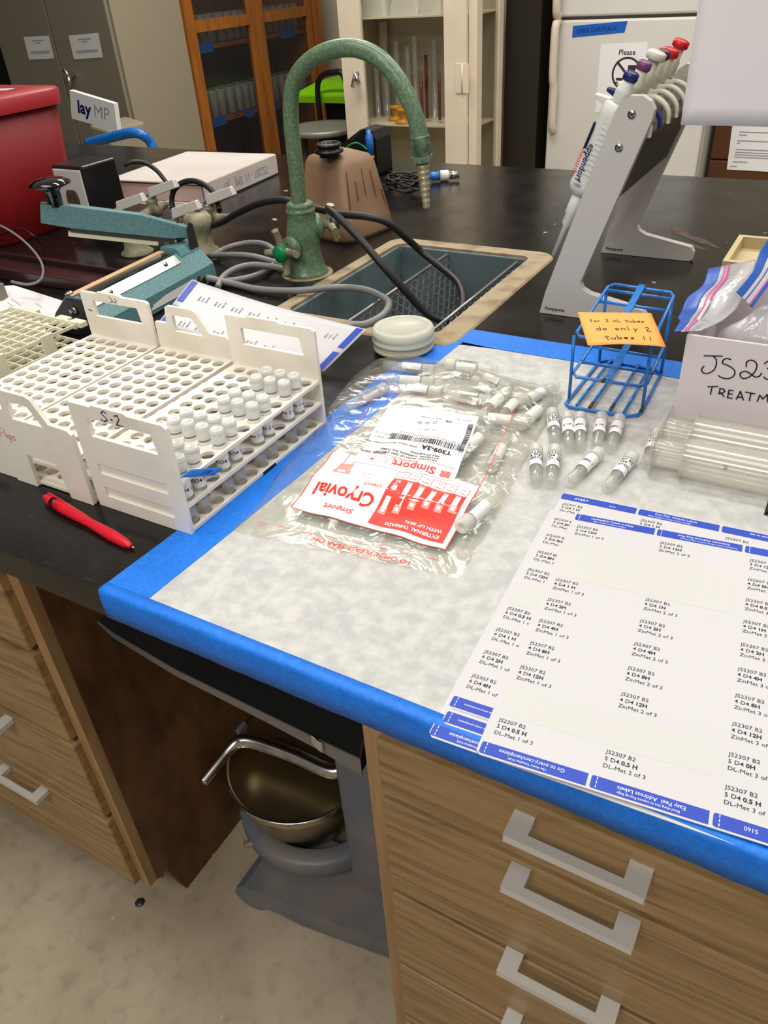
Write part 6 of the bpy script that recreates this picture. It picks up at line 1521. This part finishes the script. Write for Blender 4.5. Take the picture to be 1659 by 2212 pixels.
tag(b.build('instruction_sheet'), 'printed instruction sheet taped to the brown drawer chest', 'notice')

# ================= knee hole =================
t = thing('pencil_tray', (-.03, .2, .66), 'dark sheet-metal tray hanging crooked under the bench in the knee hole', 'tray')
rp = [(209, 1342, .150), (240, 1366, .146), (376, 1446, .128), (570, 1541, .104), (683, 1596, .092), (778, 1641, .084)]
tp = [ony(x, y, d) for x, y, d in rp]; hts = [.004, .010, .012, .014, .017, .026]
b = MB()
for p, q, h, k in zip(tp, tp[1:], hts, hts[1:]):
    b.hexa([p-Vector((0, 0, h)), q-Vector((0, 0, k)), q-Vector((0, -.0015, k)), p-Vector((0, -.0015, h))], [p, q, q+Vector((0, .0015, 0)), p+Vector((0, .0015, 0))], 'lip_grey')
b.build('front_lip', t)
b = MB(); vs = []; 
for p in tp: vs += [p+Vector((0, .001, -.002)), Vector((p.x, .52, min(p.z+.06, .86)))]
b.add(vs, [(2*i, 2*i+2, 2*i+3, 2*i+1) for i in range(len(tp)-1)], 'dark_metal'); o = b.build('pan', t); so = o.modifiers.new('s', 'SOLIDIFY'); so.thickness = .0015
MATS['pan_black'] = None
mat('pan_black', (34, 34, 33), .5, .3); o.data.materials.clear(); o.data.materials.append(MATS['pan_black'])
e = tp[-1]; b = MB(); b.add([e+Vector((0, .001, 0)), e+Vector((0, .001, -.02)), Vector((e.x, .5, .80)), Vector((e.x, .5, .86)), Vector((e.x, .16, .84))], [(0, 1, 2, 3, 4)], 'pan_black'); o = b.build('side_flange', t); so = o.modifiers.new('s', 'SOLIDIFY'); so.thickness = .0015
q = tp[4]+Vector((.002, -.002, .004)); b = MB(); b.grid(lambda a, c: q+Vector((.016*a-.008, -.001-.002*math.sin(3*a), .016*c-.014+.003*math.sin(5*a))), 6, 6, 'alum'); o = b.build('torn_tape_bit', t); so = o.modifiers.new('s', 'SOLIDIFY'); so.thickness = .0006

# ---- floor-standing mixer ----
bx, by, bz = -.140, .345, .204
t = thing('floor_mixer', (bx, by, 0), 'grey floor mixer with big dull steel bowl standing in the knee hole', 'mixer')
tilt = Matrix.Translation((bx, by, bz)) @ Matrix.Rotation(math.radians(2), 4, 'X')
Fb3 = lambda a, c, z=0: tilt @ Vector((a, c, z))
b = MB(); b.lathe([(.127, -.0045), (.129, -.001), (.128, .003), (.1245, .0035), (.123, .0), (.120, -.03), (.112, -.075), (.095, -.12), (.06, -.15), (.022, -.16), (.0, -.156)], 'bowl_steel', Fb3, 64)
b.lathe([(.126, -.004), (.122, -.03), (.114, -.077), (.097, -.123), (.061, -.153), (0, -.163)], 'bowl_steel', Fb3, 48); bw_ = b.build('bowl', t)
b = MB(); b.tube([Fb3(.128*math.cos(a), .128*math.sin(a), .0005) for a in [2*PI*k/64 for k in range(64)]], .0042, 'steel', 8, closed=True); b.build('rim_bead', bw_)
b = MB(); b.box(-.150, -.122, -.012, .012, -.05, .012, 'mixer_grey', Fb3); b.build('lug', bw_, bevel=.003)
b = MB()
for k in range(5):
    pass
b.lathe([(.012, 0), (.008, .008), (.003, .012), (0, .0125)], 'rust', at(bx+.05, by-.02, bz-.138), 12); b.build('debris', bw_)
b = MB(); F = at(bx+.022, by+.014, 0)
prf = [(.114, .070), (.145, .070), (.147, .074), (.147, .100), (.143, .106), (.118, .108), (.114, .104), (.114, .070)]
b.lathe(prf, 'mixer_grey', F, 40, a0=math.radians(198), a1=math.radians(352)); b.build('bowl_yoke', t)
b = MB(); q = onz(570, 1815, .09); b.tube([q+Vector((.012, .01, 0)), q+Vector((-.028, -.022, -.004))], .006, 'tarnish', 10); b.build('clamp_pin', t)
# column with the motor casing above
b = MB(); b.hexa([(.002, .262, .055), (.15, .262, .055), (.15, .46, .055), (.002, .46, .055)], [(-.006, .270, .40), (.15, .270, .40), (.15, .46, .40), (-.006, .46, .40)], 'mixer_grey'); b.build('column', t, bevel=.012, seg=4)
b = MB(); b.hexa([(-.20, .40, .36), (.14, .40, .36), (.14, .62, .36), (-.20, .62, .36)], [(-.18, .42, .56), (.12, .42, .56), (.12, .60, .56), (-.18, .60, .56)], 'mixer_grey'); b.build('head', t, bevel=.03, seg=4)
# foot: arched front leg
b = MB()
pf = [(-.172, .030), (-.166, .052), (-.150, .064), (-.120, .066), (-.07, .058), (.0, .052), (.19, .052), (.19, .0), (-.05, .0), (-.09, .012), (-.115, .014), (-.128, .0), (-.145, .0), (-.160, .010)]
b.prism(pf, 0, .13, 'mixer_grey', lambda u, w, v=0: Vector((u, .160+v+.10*(u+.17)/.36*.55, w+.001)), smooth=False); b.build('foot', t, bevel=.006, seg=3)
b = MB(); b.tube(smooth([onz(438, 1690, .225), onz(470, 1650, .238), onz(502, 1612, .25), onz(525, 1600, .255), onz(562, 1606, .255), onz(640, 1634, .255), onz(704, 1663, .255), onz(732, 1664, .257), onz(744, 1646, .262), onz(738, 1610, .27)], 6), [.0095]*9+[.0095+.0003*k for k in range(8)]+[.0125]*38, 'steel', 16); b.build('lift_handle', t)
tag((lambda b: (b.tube(smooth([onz(860, 1790, .12), onz(815, 1810, .11), onz(770, 1838, .09), onz(720, 1862, .075), onz(670, 1868, .07), onz(630, 1858, .07)], 5), .0055, 'black_rubber', 10), b.build('mixer_cord'))[1])(MB()), 'dark mixer cord sagging in front of the mixer column', 'cord')
# broken chip at the cabinet foot and crumbs on the floor
for k, (px, py, s_, m, lb) in enumerate(((302, 1950, .008, 'dark_metal', 'dark grey crumb lying on the floor in front of the left cabinet'), (456, 1843, .006, 'white_plastic', 'small white crumb on the floor beside the left cabinet panel'), (960, 2148, .003, 'stain', None))):
    if not lb: continue
    q = onz(px, py, .001); b = MB(); b.lathe([(s_, 0), (s_*1.1, s_*.15), (s_*.5, s_*.3), (0, s_*.32)], m, at(q.x, q.y, .0008), 7); tag(b.build('floor_crumb'), lb, 'debris')
